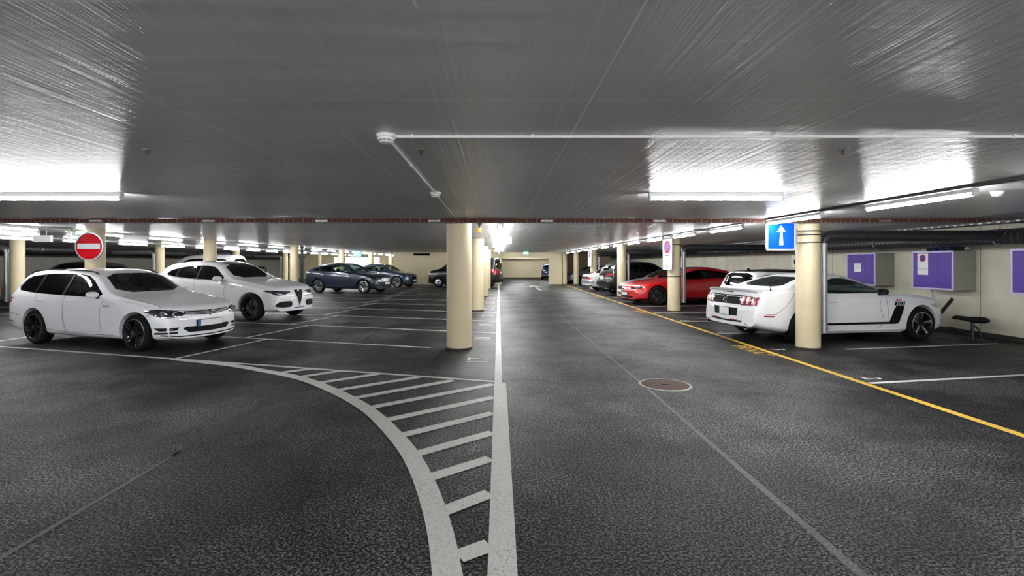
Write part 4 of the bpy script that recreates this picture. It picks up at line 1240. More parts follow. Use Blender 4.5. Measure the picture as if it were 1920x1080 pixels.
SP['sportback'] = spec(L=5.0, W=1.96, fo=.93, wb=2.96, R=.355, rim_r=.27, arch=.045, tyre=.25,
    top=[(0, .52), (.03, .63), (.09, .70), (.3, .79), (.8, .885), (1.3, .95), (1.5, .99), (2.3, 1.34), (2.8, 1.43), (3.2, 1.44), (3.9, 1.33), (4.5, 1.14), (4.75, 1.07), (4.9, 1.02), (4.95, .90), (4.98, .75), (5.0, .62)],
    belt=[(0, .48), (.1, .62), (.4, .73), (.9, .83), (1.6, .90), (2.8, .94), (3.8, .99), (4.5, 1.0), (4.85, .95), (4.96, .8), (5, .56)],
    bot=[(0, .20), (.3, .17), (4.4, .2), (5, .33)],
    wf=[(0, .74), (.05, .82), (.15, .89), (.35, .945), (.7, .985), (1.1, 1.0), (3.9, 1.0), (4.5, .965), (4.8, .92), (4.94, .87), (5, .80)],
    bow=[(0, .34), (.5, .24), (1.3, .12), (2.2, .05), (2.8, 0), (3.9, -.03), (4.6, -.12), (5, -.18)],
    dlo=[(1.62, .955), (2.8, .985), (3.8, 1.03), (4.28, 1.075), (4.1, 1.15), (3.7, 1.25), (3.1, 1.325), (2.7, 1.33), (2.3, 1.26)],
    cabin=(1.4, 4.4), pillars=[2.85, 3.72], ws=[(-.68, 1.01), (.68, 1.01), (.56, 1.35), (-.56, 1.35)], rw=[(-.55, 1.12), (.55, 1.12), (.48, 1.33), (-.48, 1.33)],
    glass=('glass_tint', 'glass_dark', 'glass_dark'), seat_z=.4)
SP['coupe_suv'] = spec(L=4.65, W=1.88, fo=.86, wb=2.77, R=.37, rim_r=.28, arch=.05,
    top=[(0, .60), (.03, .76), (.09, .88), (.25, .95), (.8, 1.04), (1.25, 1.10), (2.0, 1.50), (2.5, 1.60), (2.9, 1.62), (3.5, 1.54), (4.1, 1.35), (4.5, 1.19), (4.58, 1.08), (4.63, .9), (4.65, .75)],
    belt=[(0, .55), (.1, .78), (.3, .88), (.8, .98), (1.5, 1.04), (2.5, 1.08), (3.5, 1.13), (4.2, 1.15), (4.5, 1.08), (4.6, .95), (4.65, .7)],
    bot=[(0, .25), (.3, .22), (4.2, .26), (4.65, .40)],
    dlo=[(1.62, 1.09), (2.8, 1.12), (3.8, 1.17), (4.10, 1.20), (3.8, 1.32), (3.2, 1.445), (2.6, 1.49), (2.2, 1.43)],
    cabin=(1.3, 4.2), pillars=[2.80, 3.60], ws=[(-.68, 1.12), (.68, 1.12), (.56, 1.50), (-.56, 1.50)], rw=[(-.55, 1.22), (.55, 1.22), (.50, 1.46), (-.50, 1.46)],
    glass=('glass_tint', 'glass_tint', 'glass_dark'), seat_z=.55)
SP['van'] = spec(L=4.9, W=1.90, fo=.90, wb=3.0, R=.34, rim_r=.22, tumble=.26,
    top=[(0, .72), (.03, .92), (.09, 1.02), (.5, 1.14), (.9, 1.24), (1.7, 1.80), (2.1, 1.92), (3, 1.97), (4.5, 1.94), (4.74, 1.85), (4.82, 1.40), (4.88, .95), (4.9, .8)],
    belt=[(0, .66), (.1, .93), (.4, 1.02), (.9, 1.10), (1.5, 1.13), (4.5, 1.17), (4.8, 1.08), (4.9, .74)],
    bot=[(0, .26), (.3, .22), (4.4, .24), (4.9, .36)],
    dlo=[(1.38, 1.18), (3, 1.20), (4.58, 1.22), (4.50, 1.70), (3.2, 1.745), (2.2, 1.72), (1.85, 1.55)],
    cabin=(1.2, 4.7), pillars=[2.2, 3.4], ws=[(-.68, 1.27), (.68, 1.27), (.60, 1.76), (-.60, 1.76)], rw=[(-.62, 1.22), (.62, 1.22), (.57, 1.74), (-.57, 1.74)],
    glass=('glass_dark', 'glass_dark', 'glass_tint'), seat_z=.7)
SP['saloon'] = spec(L=4.55, W=1.74, fo=.85, wb=2.70, R=.31, rim_r=.2,
    top=[(0, .60), (.03, .74), (.08, .80), (.5, .87), (1.3, .95), (1.5, .99), (2.05, 1.33), (2.4, 1.39), (3.1, 1.39), (3.4, 1.33), (3.85, 1.0), (4.1, .96), (4.45, .93), (4.51, .85), (4.55, .65)],
    belt=[(0, .55), (.1, .74), (.5, .82), (1.3, .89), (3.5, .93), (4.4, .90), (4.5, .80), (4.55, .58)],
    bot=[(0, .24), (.3, .2), (4.2, .24), (4.55, .34)],
    dlo=[(1.6, .95), (2.8, .955), (3.7, .97), (3.4, 1.24), (3.0, 1.29), (2.3, 1.29), (2.1, 1.25)],
    cabin=(1.4, 3.7), pillars=[2.65], ws=[(-.6, 1.01), (.6, 1.01), (.53, 1.31), (-.53, 1.31)], rw=[(-.6, 1.02), (.6, 1.02), (.53, 1.29), (-.53, 1.29)],
    bow=STD_BOW(4.55, .10, .06))
SP['mini'] = scaled(SP['estate'], 3.85, 1.72, 1.43)
SP['mini']['rw'] = [(-.58, .98), (.58, .98), (.53, 1.33), (-.53, 1.33)]
SP['mini']['top'] = [(a, b) for a, b in SP['mini']['top'] if a < 3.3] + [(3.55, 1.36), (3.70, 1.05), (3.80, .86), (3.84, .7), (3.85, .6)]
SP['estate'] = scaled(SP['estate'], 4.66, 1.80, 1.49); SP['estate']['fo'] = .78; SP['estate']['wb'] = 2.78; SP['estate']['R'] = .335; SP['estate']['rim_r'] = .255


def arch_trim(B, mat, extra=.045):
    R = B.sp['R']; Rw = R + B.sp.get('arch', .045) + extra / 2
    for side in 'LR':
        for xc in (B.sp['fo'], B.sp['fo'] + B.sp['wb']):
            p = [(xc + Rw * math.cos(t), R + Rw * math.sin(t)) for t in np.linspace(-.25, math.pi + .25, 22)]
            line(B, 'arch_trim', side, p, extra, mat, .006, .012)
def front_basic(B, hl, gr, lower, lens='lamp_lens'):
    both(B, 'headlight', 'F', hl, lens, off=.006)
    cy = sum(a for a, b in hl) / len(hl); cz = sum(b for a, b in hl) / len(hl)
    for sg in (-1, 1):
        part(B, 'headlight_reflector', 'F', [(sg * a, b) for a, b in [(cy - .10, cz - .02), (cy + .10, cz - .02), (cy + .12, cz + .025), (cy - .08, cz + .015)]], 'lamp_bright', off=.010, thick=.006)
    if gr: part(B, 'grille', 'F', gr, 'black_trim', off=.004)
    for q in lower: part(B, 'lower_intake', 'F', q, 'black_plastic', off=.004)
# ================= white estate car (left, front)
sp = SP['estate']
B = build_vehicle('estate_car', 'white estate car with black-rimmed alloy wheels, in front of the no-entry sign', 'car', sp, (-7.75, 10.25), -18.5, 'white_paint', ('black_alloy', 'alloy', 'machined'))
hl = [(.47, .655), (.56, .605), (.78, .605), (.845, .67), (.855, .745), (.78, .765), (.64, .74), (.49, .705)]
for sg in (-1, 1):
    h_ = part(B, 'headlight', 'F', [(sg * a, b) for a, b in hl], 'lamp_lens', off=.006)
    for (y_, z_, r_) in ((.62, .672, .043), (.762, .685, .045)):
        c = B.cast('F', sg * y_, z_); x = c[0].x
        MB().cyl((x - .02, sg * y_, z_), (x + .014, sg * y_, z_), r_, n=24).build('headlight_reflector', 'lamp_bright', h_, smooth=40)
        MB().cyl((x + .014, sg * y_, z_), (x + .016, sg * y_, z_), r_ * .55, n=20).build('bulb_ring', 'lamp_lens', h_, smooth=40)
    line(B, 'running_light', 'F', [(sg * .54, .622), (sg * .78, .622)], .012, 'lamp_bright', .009)
g = part(B, 'grille', 'F', [(-.48, .655), (0, .62), (.48, .655), (.48, .715), (0, .70), (-.48, .715)], 'black_trim', sm=0)
for z_ in (.648, .674): line(B, 'grille_bar', 'F', [(-.46, z_ + .012), (0, z_), (.46, z_ + .012)], .007, 'grey_metal', .008)
g = part(B, 'lower_intake', 'F', [(-.50, .395), (-.40, .325), (0, .31), (.40, .325), (.50, .395), (.46, .43), (0, .42), (-.46, .43)], 'black_plastic', sm=0)
for z_ in (.345, .375, .40): line(B, 'intake_bar', 'F', [(-.42, z_), (.42, z_)], .008, 'black_trim', .010)
line(B, 'lower_lip_slot', 'F', [(-.78, .30), (-.55, .262), (0, .252), (.55, .262), (.78, .30)], .022, 'black_plastic', .004)
for sg in (-1, 1):
    f_ = part(B, 'fog_light', 'F', [(sg * a, b) for a, b in [(.58, .375), (.80, .375), (.83, .43), (.56, .43)]], 'black_plastic', sm=0)
    line(B, 'fog_light_strip', 'F', [(sg * .66, .402), (sg * .74, .404)], .012, 'lamp_bright', .008, parent=f_)
    line(B, 'lower_side_slot', 'F', [(sg * .58, .335), (sg * .82, .335)], .035, 'black_plastic', .004)
plate(B, 'F', 0, .475, .52, .11, True)
x, sg = disc_badge(B, 'F', 0, .665, .062)
b = MB()
for pth in ([(-.033, .036), (-.012, -.006), (0, .018), (.012, -.006), (.033, .036)], [(-.046, .012), (-.020, -.044), (0, -.006), (.020, -.044), (.046, .012)]):
    b.tube([(x, y, .665 + z) for y, z in pth], .0055, 6)
b.build('badge_letters', 'chrome', B.root, smooth=50)
line(B, 'bonnet_gap', 'F', [(-.80, .745), (-.5, .728), (0, .716), (.5, .728), (.80, .745)], .007, 'seam', .0015)
for sg in (-1, 1): line(B, 'bonnet_gap', 'T', [(.30, sg * .74), (.8, sg * .76), (1.25, sg * .74)], .007, 'seam', .0015)
door_seams(B, 'LR', [[(1.62, .93), (1.66, .70), (1.64, .32), (2.60, .28), (2.68, .6), (2.70, .98)], [(2.70, .98), (2.68, .5), (2.62, .28), (3.25, .32), (3.45, .62), (3.50, .78), (3.52, 1.0)], [(1.30, .27), (3.1, .26)], [(.86, .62), (.60, .62), (.40, .68)], [(4.0, .55), (4.3, .60), (4.5, .58)]])
handles(B, 'LR', (2.42, 3.25), .865, 'white_paint'); mirrors(B, 1.80, .945, 'white_paint', sc=.82)
part(B, 'fuel_flap', 'R', [(3.70, .82), (3.90, .83), (3.90, .97), (3.70, .96)], 'white_paint', off=.003, thick=.004)
text_obj('wing_lettering', 'BlueTDI', .05, 'grey_metal', B.root, Matrix.Translation((B.L / 2 - 1.50, -(abs(B.cast('R', 1.50, .80)[0].y) + .003), .80)) @ Matrix.Rotation(math.pi / 2, 4, 'X'), .002)
for sg in (-1, 1):
    pts = []
    for s_ in np.linspace(2.15, 4.15, 22):
        c = B.cast('T', s_, sg * .585); lift = .032 * min(1, (s_ - 2.10) / .15, (4.2 - s_) / .12)
        pts.append(c[0] + Vector((0, 0, lift)))
    MB().tube(pts, .013, 8).build('roof_rail', 'black_trim', B.root, smooth=50)
    part(B, 'tail_light', 'B', [(sg * a, b) for a, b in [(.50, .80), (.80, .78), (.84, .92), (.52, .93)]], 'tail_red')
    part(B, 'tail_light_side', 'L' if sg > 0 else 'R', [(4.34, .80), (4.52, .80), (4.50, .93), (4.40, .95)], 'tail_red')
    line(B, 'rear_reflector', 'L' if sg > 0 else 'R', [(4.25, .42), (4.42, .43)], .02, 'seam', .003)
MB().tube([(B.L / 2 - 1.95, .0, 1.32), (B.L / 2 - 1.98, 0, 1.28)], .012, 8).box(B.L / 2 - 1.99, -.11, 1.24, B.L / 2 - 1.965, .11, 1.30).build('rear_view_mirror', 'black_trim', B.root)
part(B, 'windscreen_sticker', 'F', [(-.54, 1.08), (-.46, 1.08), (-.46, 1.14), (-.54, 1.14)], 'exit_green' if False else 'blue_plastic', off=-.018, thick=.002)

# ================= white SUV behind it
sp = dict(SP['suv'])
B = build_vehicle('white_suv', 'white SUV with black wheels and triangular grille, behind the white estate car', 'car', sp, (-7.98, 14.98), -17, 'pearl_paint', ('black_alloy', 'black_alloy', 'double'))
part(B, 'roof_panel', 'T', [(2.15, -.52), (4.15, -.50), (4.15, .50), (2.15, .52)], 'black_paint', off=.004)
hl = [(.29, .775), (.55, .70), (.74, .695), (.885, .815), (.86, .85), (.60, .81), (.32, .80)]
for sg in (-1, 1):
    h_ = part(B, 'headlight', 'F', [(sg * a, b) for a, b in hl], 'lamp_lens', off=.006)
    part(B, 'headlight_reflector', 'F', [(sg * a, b) for a, b in [(.60, .735), (.70, .735), (.74, .775), (.62, .77)]], 'lamp_bright', off=.011, thick=.006, parent=h_)
    line(B, 'running_light', 'F', [(sg * .33, .785), (sg * .52, .765), (sg * .60, .72), (sg * .68, .725), (sg * .84, .82)], .010, 'lamp_bright', .010, parent=h_)
    part(B, 'side_intake', 'F', [(sg * a, b) for a, b in [(.28, .40), (.34, .36), (.62, .355), (.80, .40), (.74, .49), (.62, .525), (.34, .53), (.28, .50)]], 'black_plastic', sm=1)
    part(B, 'bumper_light', 'F', [(sg * .40, .41), (sg * .45, .41), (sg * .45, .45), (sg * .40, .45)], 'lamp_lens', off=.012)
part(B, 'shield_grille', 'F', [(-.18, .80), (0, .35), (.18, .80), (.15, .835), (-.15, .835)], 'black_trim', sm=0, off=.006)
line(B, 'grille_surround', 'F', [(-.15, .84), (-.19, .805), (-.012, .345), (.012, .345), (.19, .805), (.15, .84)], .026, 'white_paint', .012, .02)
for k in range(5): line(B, 'grille_bar', 'F', [(-.11 + k * .022, .74 - .07 * k), (.11 - k * .022, .74 - .07 * k)], .006, 'black_plastic', .010)
disc_badge(B, 'F', 0, .80, .042, 'chrome', 'round_badge', 'sign_white')
part(B, 'lower_intake', 'F', [(-.24, .32), (.24, .32), (.20, .34), (-.20, .34)], 'black_plastic', sm=0)
plate(B, 'F', .42, .60, .40, .10, False)
door_seams(B, 'LR', [[(1.75, 1.06), (1.78, .8), (1.72, .36), (2.75, .34), (2.86, .8), (2.86, 1.12)], [(2.86, .5), (2.80, .34), (3.4, .36), (3.55, .70), (3.66, .85), (3.68, 1.15)], [(1.4, .33), (3.2, .33)]])
handles(B, 'LR', (2.55, 3.38), .97, 'pearl_paint'); mirrors(B, 1.95, 1.09, 'pearl_paint', sc=1.05)
line(B, 'shoulder_crease', 'R', [(2.0, .92), (3.8, .99)], .006, 'white_paint', .004)
for sg in 'LR': line(B, 'wing_badge', sg, [(1.38, .93), (1.53, .935)], .018, 'ink', .003)
for sg in (-1, 1): part(B, 'tail_light', 'B', [(sg * a, b) for a, b in [(.35, .96), (.80, .94), (.84, 1.06), (.40, 1.05)]], 'tail_red')
line(B, 'window_chrome', 'R', [(1.80, 1.10), (2.6, 1.12), (3.5, 1.17), (4.05, 1.25)], .010, 'black_trim', .003)

# ================= dark blue coupe SUV
B = build_vehicle('coupe_suv', 'dark blue coupe SUV with silver star wheels beside the white SUV', 'car', SP['coupe_suv'], (-8.15, 27.0), -17, 'blue_paint', ('black_alloy', 'alloy', 'turbine'))
front_basic(B, [(.40, .80), (.62, .765), (.84, .79), (.88, .845), (.66, .835), (.42, .83)], None, [[(-.5, .36), (.5, .36), (.45, .44), (-.45, .44)]])
part(B, 'front_panel', 'F', [(-.36, .62), (.36, .62), (.42, .76), (.38, .83), (-.38, .83), (-.42, .76)], 'grey_metal')
for sg in (-1, 1):
    part(B, 'side_intake', 'F', [(sg * a, b) for a, b in [(.58, .42), (.80, .44), (.84, .60), (.62, .58)]], 'black_trim', sm=0)
    line(B, 'intake_bar', 'F', [(sg * .62, .50), (sg * .82, .53)], .014, 'silver_paint', .009)
    part(B, 'tail_light', 'B', [(sg * a, b) for a, b in [(.30, 1.0), (.80, .97), (.82, 1.06), (.34, 1.06)]], 'tail_red')
plate(B, 'F', 0, .53, .50, .11)
door_seams(B, 'LR', [[(1.6, 1.04), (1.62, .8), (1.58, .38), (2.68, .36), (2.80, .8), (2.80, 1.1)], [(2.80, .5), (2.75, .36), (3.3, .38), (3.55, .8), (3.6, 1.12)]])
handles(B, 'LR', (2.45, 3.28), .98, 'chrome'); mirrors(B, 1.80, 1.08, 'blue_paint'); line(B, 'window_chrome', 'R', [(1.64, 1.08), (2.8, 1.11), (3.8, 1.16), (4.1, 1.2)], .012, 'chrome', .003)
line(B, 'sill_trim', 'R', [(1.35, .32), (3.2, .32)], .07, 'black_plastic', .004)

# ================= grey-blue compact SUV
sp = scaled(SP['coupe_suv'], 4.4, 1.84, 1.54)
B = build_vehicle('compact_suv', 'grey-blue compact SUV parked beyond the dark blue coupe SUV', 'car', sp, (-7.65, 33.3), -17, 'grey_blue_paint', ('black_alloy', 'alloy', 'turbine'))
front_basic(B, [(.40, .74), (.62, .71), (.82, .73), (.86, .80), (.64, .79), (.42, .77)], [(-.32, .52), (.32, .52), (.36, .66), (.30, .74), (-.30, .74), (-.36, .66)], [[(-.5, .32), (.5, .32), (.45, .40), (-.45, .40)]])
for sg in (-1, 1): part(B, 'side_intake', 'F', [(sg * a, b) for a, b in [(.62, .38), (.82, .38), (.72, .54)]], 'black_trim', sm=0)
plate(B, 'F', 0, .46, .50, .11); handles(B, 'LR', (2.3, 3.1), .92, 'grey_blue_paint'); mirrors(B, 1.7, 1.02, 'grey_blue_paint')
door_seams(B, 'LR', [[(1.5, .98), (1.5, .38), (2.5, .36), (2.65, .8), (2.65, 1.05)]])
for sg in (-1, 1): part(B, 'tail_light', 'B', [(sg * a, b) for a, b in [(.40, .92), (.78, .90), (.80, .99), (.42, 1.0)]], 'tail_red')

# ================= black van (nose left of the big column, tail by the white line)
B = build_vehicle('black_van', 'black van parked across behind the middle columns, tail at the white line', 'van', SP['van'], (-2.20, 32.75), 163, 'black_paint', ('alloy', 'alloy', 'dish'))
front_basic(B, [(.50, .86), (.80, .84), (.86, .95), (.56, .95)], [(-.45, .84), (.45, .84), (.45, .92), (-.45, .92)], [[(-.6, .38), (.6, .38), (.55, .50), (-.55, .50)]])
for sg in (-1, 1):
    part(B, 'tail_light', 'B', [(sg * a, b) for a, b in [(.72, .86), (.86, .86), (.87, 1.18), (.76, 1.20)]], 'tail_red', off=.008)
    part(B, 'tail_light_side', 'L' if sg > 0 else 'R', [(4.68, .88), (4.84, .88), (4.82, 1.20), (4.72, 1.20)], 'tail_red', off=.006)
plate(B, 'B', 0, .98, .50, .11)
part(B, 'rear_bumper', 'B', [(-.86, .42), (.86, .42), (.86, .62), (-.86, .62)], 'black_plastic', off=.05, thick=.06)
line(B, 'bumper_chrome', 'B', [(-.80, .60), (.80, .60)], .02, 'chrome', .056); line(B, 'tailgate_chrome', 'B', [(-.5, 1.08), (.5, 1.08)], .02, 'chrome', .006)
disc_badge(B, 'B', 0, 1.14, .05); mirrors(B, 1.65, 1.22, 'black_paint', sc=1.2); handles(B, 'LR', (2.0, 3.2), 1.0, 'black_trim')
MB().tube([(B.L / 2 - .8, -.3, 1.2), (B.L / 2 - 1.3, .1, 1.5)], .01, 6).build('wiper', 'black_trim', B.root)

# ================= white van far left
B = build_vehicle('white_van', 'white van facing the wall, its roof showing above the white SUV', 'van', scaled(SP['van'], 4.9, 1.9, 2.08), (-17.0, 28.4), 176, 'white_paint', ('alloy', 'alloy', 'dish'))
front_basic(B, [(.55, .90), (.82, .88), (.86, 1.0), (.60, 1.0)], [(-.45, .88), (.45, .88), (.45, .96), (-.45, .96)], [])
for sg in (-1, 1): part(B, 'tail_light', 'B', [(sg * a, b) for a, b in [(.74, .90), (.86, .90), (.86, 1.3), (.78, 1.32)]], 'tail_red', off=.008)
mirrors(B, 1.65, 1.28, 'white_paint', sc=1.2); plate(B, 'B', 0, .70, .5, .11)
# ================= dark cars in the outer left row
sp = dict(SP['suv'])
B = build_vehicle('dark_suv', 'dark SUV with reddish roof reflection, behind the left part of the white estate car', 'car', scaled(sp, 4.5, 1.85, 1.66), (-17.6, 20.6), 172, 'black_paint', ('alloy', 'alloy', 'multi'))
front_basic(B, [(.50, .78), (.80, .76), (.86, .84), (.56, .84)], [(-.45, .66), (.45, .66), (.45, .80), (-.45, .80)], [])
for sg in (-1, 1): part(B, 'tail_light', 'B', [(sg * a, b) for a, b in [(.40, .95), (.80, .94), (.82, 1.1), (.42, 1.12)]], 'tail_red', off=.01)
plate(B, 'B', 0, .72, .5, .11); mirrors(B, 1.95, 1.07, 'black_paint')
B = build_vehicle('dark_saloon', 'black saloon barely visible at the left edge behind the steel pipe', 'car', SP['saloon'], (-18.75, 16.0), 172, 'black_paint', ('alloy', 'alloy', 'multi'))
front_basic(B, [(.50, .66), (.80, .66), (.80, .73), (.50, .73)], [(-.4, .64), (.4, .64), (.4, .73), (-.4, .73)], [])
for sg in (-1, 1): part(B, 'tail_light', 'B', [(sg * a, b) for a, b in [(.45, .72), (.78, .72), (.78, .84), (.45, .84)]], 'tail_red')
B = build_vehicle('dark_hatchback', 'dark hatchback glinting between the white SUV bonnet and the cream columns', 'car', SP['mini'], (-17.6, 33.6), 172, 'black_paint', ('alloy', 'alloy', 'multi'))
front_basic(B, [(.45, .66), (.78, .66), (.80, .75), (.48, .74)], [(-.4, .62), (.4, .62), (.4, .71), (-.4, .71)], [])

# ================= striped white muscle car
sp = SP['muscle']; sp['driver'] = .36; sp['caliper'] = 'grey_metal'
TH = 10
B = build_vehicle('muscle_car', 'white muscle car with black side stripe, parked nose to the wall behind the column', 'car', sp, (7.12, 10.86), TH, 'white_paint', ('black_alloy', 'alloy', 'five'))
MC = B
# tail: black panel, three-bar lamps
tp = part(B, 'tail_panel', 'B', [(-.46, .76), (.46, .76), (.46, .945), (-.46, .945)], 'black_trim', sm=0, off=.004)
line(B, 'tail_panel_chrome', 'B', [(-.44, .915), (.44, .915)], .014, 'chrome', .009)
for sg in (-1, 1):
    t_ = part(B, 'tail_light', 'B', [(sg * a, b) for a, b in [(.42, .745), (.80, .765), (.83, .83), (.79, .925), (.42, .95)]], 'tail_dark', off=.008, sm=1)
    for k in range(3):
        a0 = .47 + k * .125
        part(B, 'light_bar', 'B', [(sg * a, b) for a, b in [(a0, .775), (a0 + .055, .775), (a0 + .065, .915), (a0 + .012, .925)]], 'lamp_bright', off=.014, thick=.006, sm=0, parent=t_)
        part(B, 'red_lens', 'B', [(sg * a, b) for a, b in [(a0 + .058, .770), (a0 + .10, .770), (a0 + .105, .92), (a0 + .068, .925)]], 'tail_red', off=.014, thick=.006, sm=0, parent=t_)
x, s0 = disc_badge(B, 'B', 0, .865, .070)
b = MB(); b.tube([(x, .050, .862), (x, .02, .872), (x, -.01, .866), (x, -.045, .885)], [.008, .017, .015, .008], 8); b.tube([(x, .03, .865), (x, .045, .835)], .006, 6); b.tube([(x, -.01, .862), (x, -.03, .832)], .006, 6)
b.build('horse_badge', 'chrome', B.root, smooth=50)
part(B, 'plate_recess', 'B', [(-.37, .525), (.37, .525), (.39, .69), (-.39, .69)], 'black_plastic', sm=0)
plate(B, 'B', 0.0, .605, .31, .155)
for k in range(5): line(B, 'recess_rib', 'B', [(-.36, .545 + .03 * k), (.36, .545 + .03 * k)], .006, 'black_trim', .007)
line(B, 'diffuser_slot', 'B', [(-.50, .425), (0, .415), (.50, .425)], .035, 'black_plastic', .005)
for sg in (-1, 1):
    line(B, 'rear_reflector', 'B', [(sg * .18, .445), (sg * .38, .450)], .014, 'tail_red', .009)
    c = B.cast('B', sg * .60, .38)
    b = MB(); x = c[0].x
    b.lathe([(.050, .03), (.062, .03), (.062, -.16), (.058, -.16), (.058, .02)], 28, 0, Matrix.Translation((x + .02, sg * .61, .335)) @ Matrix.Rotation(math.pi / 2, 4, 'Z'), 'y')
    b.v = [(x - (vx - x) if False else vx, vy, vz) for vx, vy, vz in b.v]
    b.build('exhaust_pipe', 'chrome', B.root, smooth=40)
    MB().cyl((x + .03, sg * .61, .335), (x + .08, sg * .61, .335), .050, n=24).build('exhaust_inner', 'cavity', B.root)
    line(B, 'side_marker', 'L' if sg > 0 else 'R', [(4.35, .555), (4.55, .56)], .03, 'tail_red', .004)
part(B, 'high_brake_light', 'B', [(-.17, .992), (.17, .992), (.17, 1.008), (-.17, 1.008)], 'tail_dark', sm=0, off=.006)
# spoiler
b = MB(); n = 16; vs = []
for i in range(n + 1):
    y = -.78 + 1.56 * i / n; e = abs(y) / .78; fx = .10 * e ** 2.5
    c = B.cast('T', 4.62 - fx * 1.2, y); z0 = c[0].z if c else 1.0; x0 = B.L / 2 - 4.74 + fx + .02
    lift = .045 * (1 - e ** 6)
    vs += [(x0 - .02, y, z0 + lift), (x0 + .20, y, z0 + lift * .35), (x0 + .24, y, z0 - .01), (x0 + .0, y, z0 + lift - .035)]
fs = []
for i in range(n):
    for k in range(4): fs.append((i * 4 + k, i * 4 + (k + 1) % 4, i * 4 + 4 + (k + 1) % 4, i * 4 + 4 + k))
fs += [(0, 1, 2, 3), tuple(n * 4 + k for k in (3, 2, 1, 0))]
b.add(vs, fs); b.build('spoiler', 'white_paint', B.root, smooth=40)
# stripe and hockey stick
for side in 'LR':
    line(B, 'side_stripe', side, [(1.62, .385), (3.55, .385)], .045, 'black_trim', .004)
    part(B, 'stripe_upstroke', side, [(1.46, .363), (1.80, .363), (1.62, .55), (1.57, .74), (1.38, .74), (1.36, .60)][:0] or [(1.52, .363), (1.76, .363), (1.60, .73), (1.38, .73)], 'black_trim', off=.004, sm=0)
    part(B, 'number_patch', side, [(1.36, .735), (1.62, .735), (1.61, .815), (1.35, .815)], 'black_trim', off=.0045, sm=0)
    sg = 1 if side == 'L' else -1
    yy = sg * (abs(B.cast(side, 1.49, .775)[0].y) + .009)
    R_ = Matrix.Rotation(math.pi / 2, 4, 'X') if sg < 0 else Matrix.Rotation(math.pi, 4, 'Z') @ Matrix.Rotation(math.pi / 2, 4, 'X')
    text_obj('number_lettering', '302', .105, 'sign_white', B.root, Matrix.Translation((B.L / 2 - 1.49, yy, .775)) @ R_, .003, sx=1.25)
    text_obj('red_lettering', 'BOSS', .048, 'orange_red', B.root, Matrix.Translation((B.L / 2 - 1.52, yy, .845)) @ R_, .003, sx=1.2)
    part(B, 'bonnet_flash', 'T', [(1.15, sg * .30), (1.60, sg * .34), (1.62, sg * .52), (1.35, sg * .50)], 'black_trim', off=.004)
door_seams(B, 'LR', [[(1.92, .93), (1.96, .70), (1.86, .42), (2.0, .24), (3.10, .24), (3.24, .45), (3.30, .7), (3.28, .98)], [(3.9, 1.0), (4.1, .75), (4.32, .60), (4.5, .60)], [(1.75, .42), (1.80, .90)]])
handles(B, 'LR', (2.98,), .82, 'white_paint'); mirrors(B, 1.93, .955, 'black_paint', sc=.85)
line(B, 'sill_trim', 'R', [(1.42, .235), (3.4, .235)], .05, 'white_paint', .02, .03); line(B, 'sill_trim', 'L', [(1.42, .235), (3.4, .235)], .05, 'white_paint', .02, .03)
c = B.cast('T', 4.28, -.72)
MB().cyl(c[0], c[0] + Vector((-.01, 0, .03)), .016, .008, n=12).cyl(c[0] + Vector((-.01, 0, .02)), c[0] + Vector((-.02, 0, .20)), .004, .002, n=8).build('aerial', 'black_trim', B.root)
for sg in (-1, 1):
    part(B, 'headlight', 'F', [(sg * a, b) for a, b in [(.55, .64), (.76, .66), (.80, .74), (.58, .74)]], 'lamp_lens')
    part(B, 'headlight_side', 'L' if sg > 0 else 'R', [(.36, .66), (.60, .68), (.70, .76), (.45, .76)], 'silver_paint')
part(B, 'grille', 'F', [(-.5, .58), (.5, .58), (.52, .72), (-.52, .72)], 'black_trim', sm=0)

# ================= red sportback
B = build_vehicle('red_sportback', 'long red fastback car with black wheels, nose at the yellow line', 'car', SP['sportback'], (7.45, 20.05), 190, 'red_paint', ('black_alloy', 'black_alloy', 'double'))
front_basic(B, [(.42, .615), (.60, .60), (.80, .63), (.885, .70), (.84, .705), (.62, .66), (.44, .645)], [(-.30, .56), (.30, .56), (.34, .60), (-.34, .60)], [[(-.55, .24), (.55, .24), (.50, .33), (-.50, .33)]])
line(B, 'nose_chrome', 'F', [(-.36, .615), (0, .622), (.36, .615)], .014, 'chrome', .006)
part(B, 'nose_badge', 'F', [(-.05, .605), (0, .55), (.05, .605), (0, .595)], 'chrome', off=.009, sm=0)
plate(B, 'F', 0, .40, .50, .11); handles(B, 'LR', (2.6, 3.5), .86, 'red_paint'); mirrors(B, 1.95, .95, 'red_paint')
part(B, 'roof_panel', 'T', [(2.3, -.55), (4.3, -.48), (4.3, .48), (2.3, .55)], 'black_paint', off=.003)
door_seams(B, 'LR', [[(1.75, .90), (1.75, .30), (2.8, .27), (2.88, .7), (2.88, .95)], [(2.88, .5), (2.85, .27), (3.5, .30), (3.75, .7), (3.78, .98)]])
line(B, 'window_chrome', 'L', [(1.64, .945), (2.8, .975), (3.8, 1.02), (4.28, 1.065)], .012, 'black_trim', .003)
for sg in (-1, 1): part(B, 'tail_light', 'B', [(sg * a, b) for a, b in [(.35, .86), (.76, .84), (.78, .94), (.36, .93)]], 'tail_red')

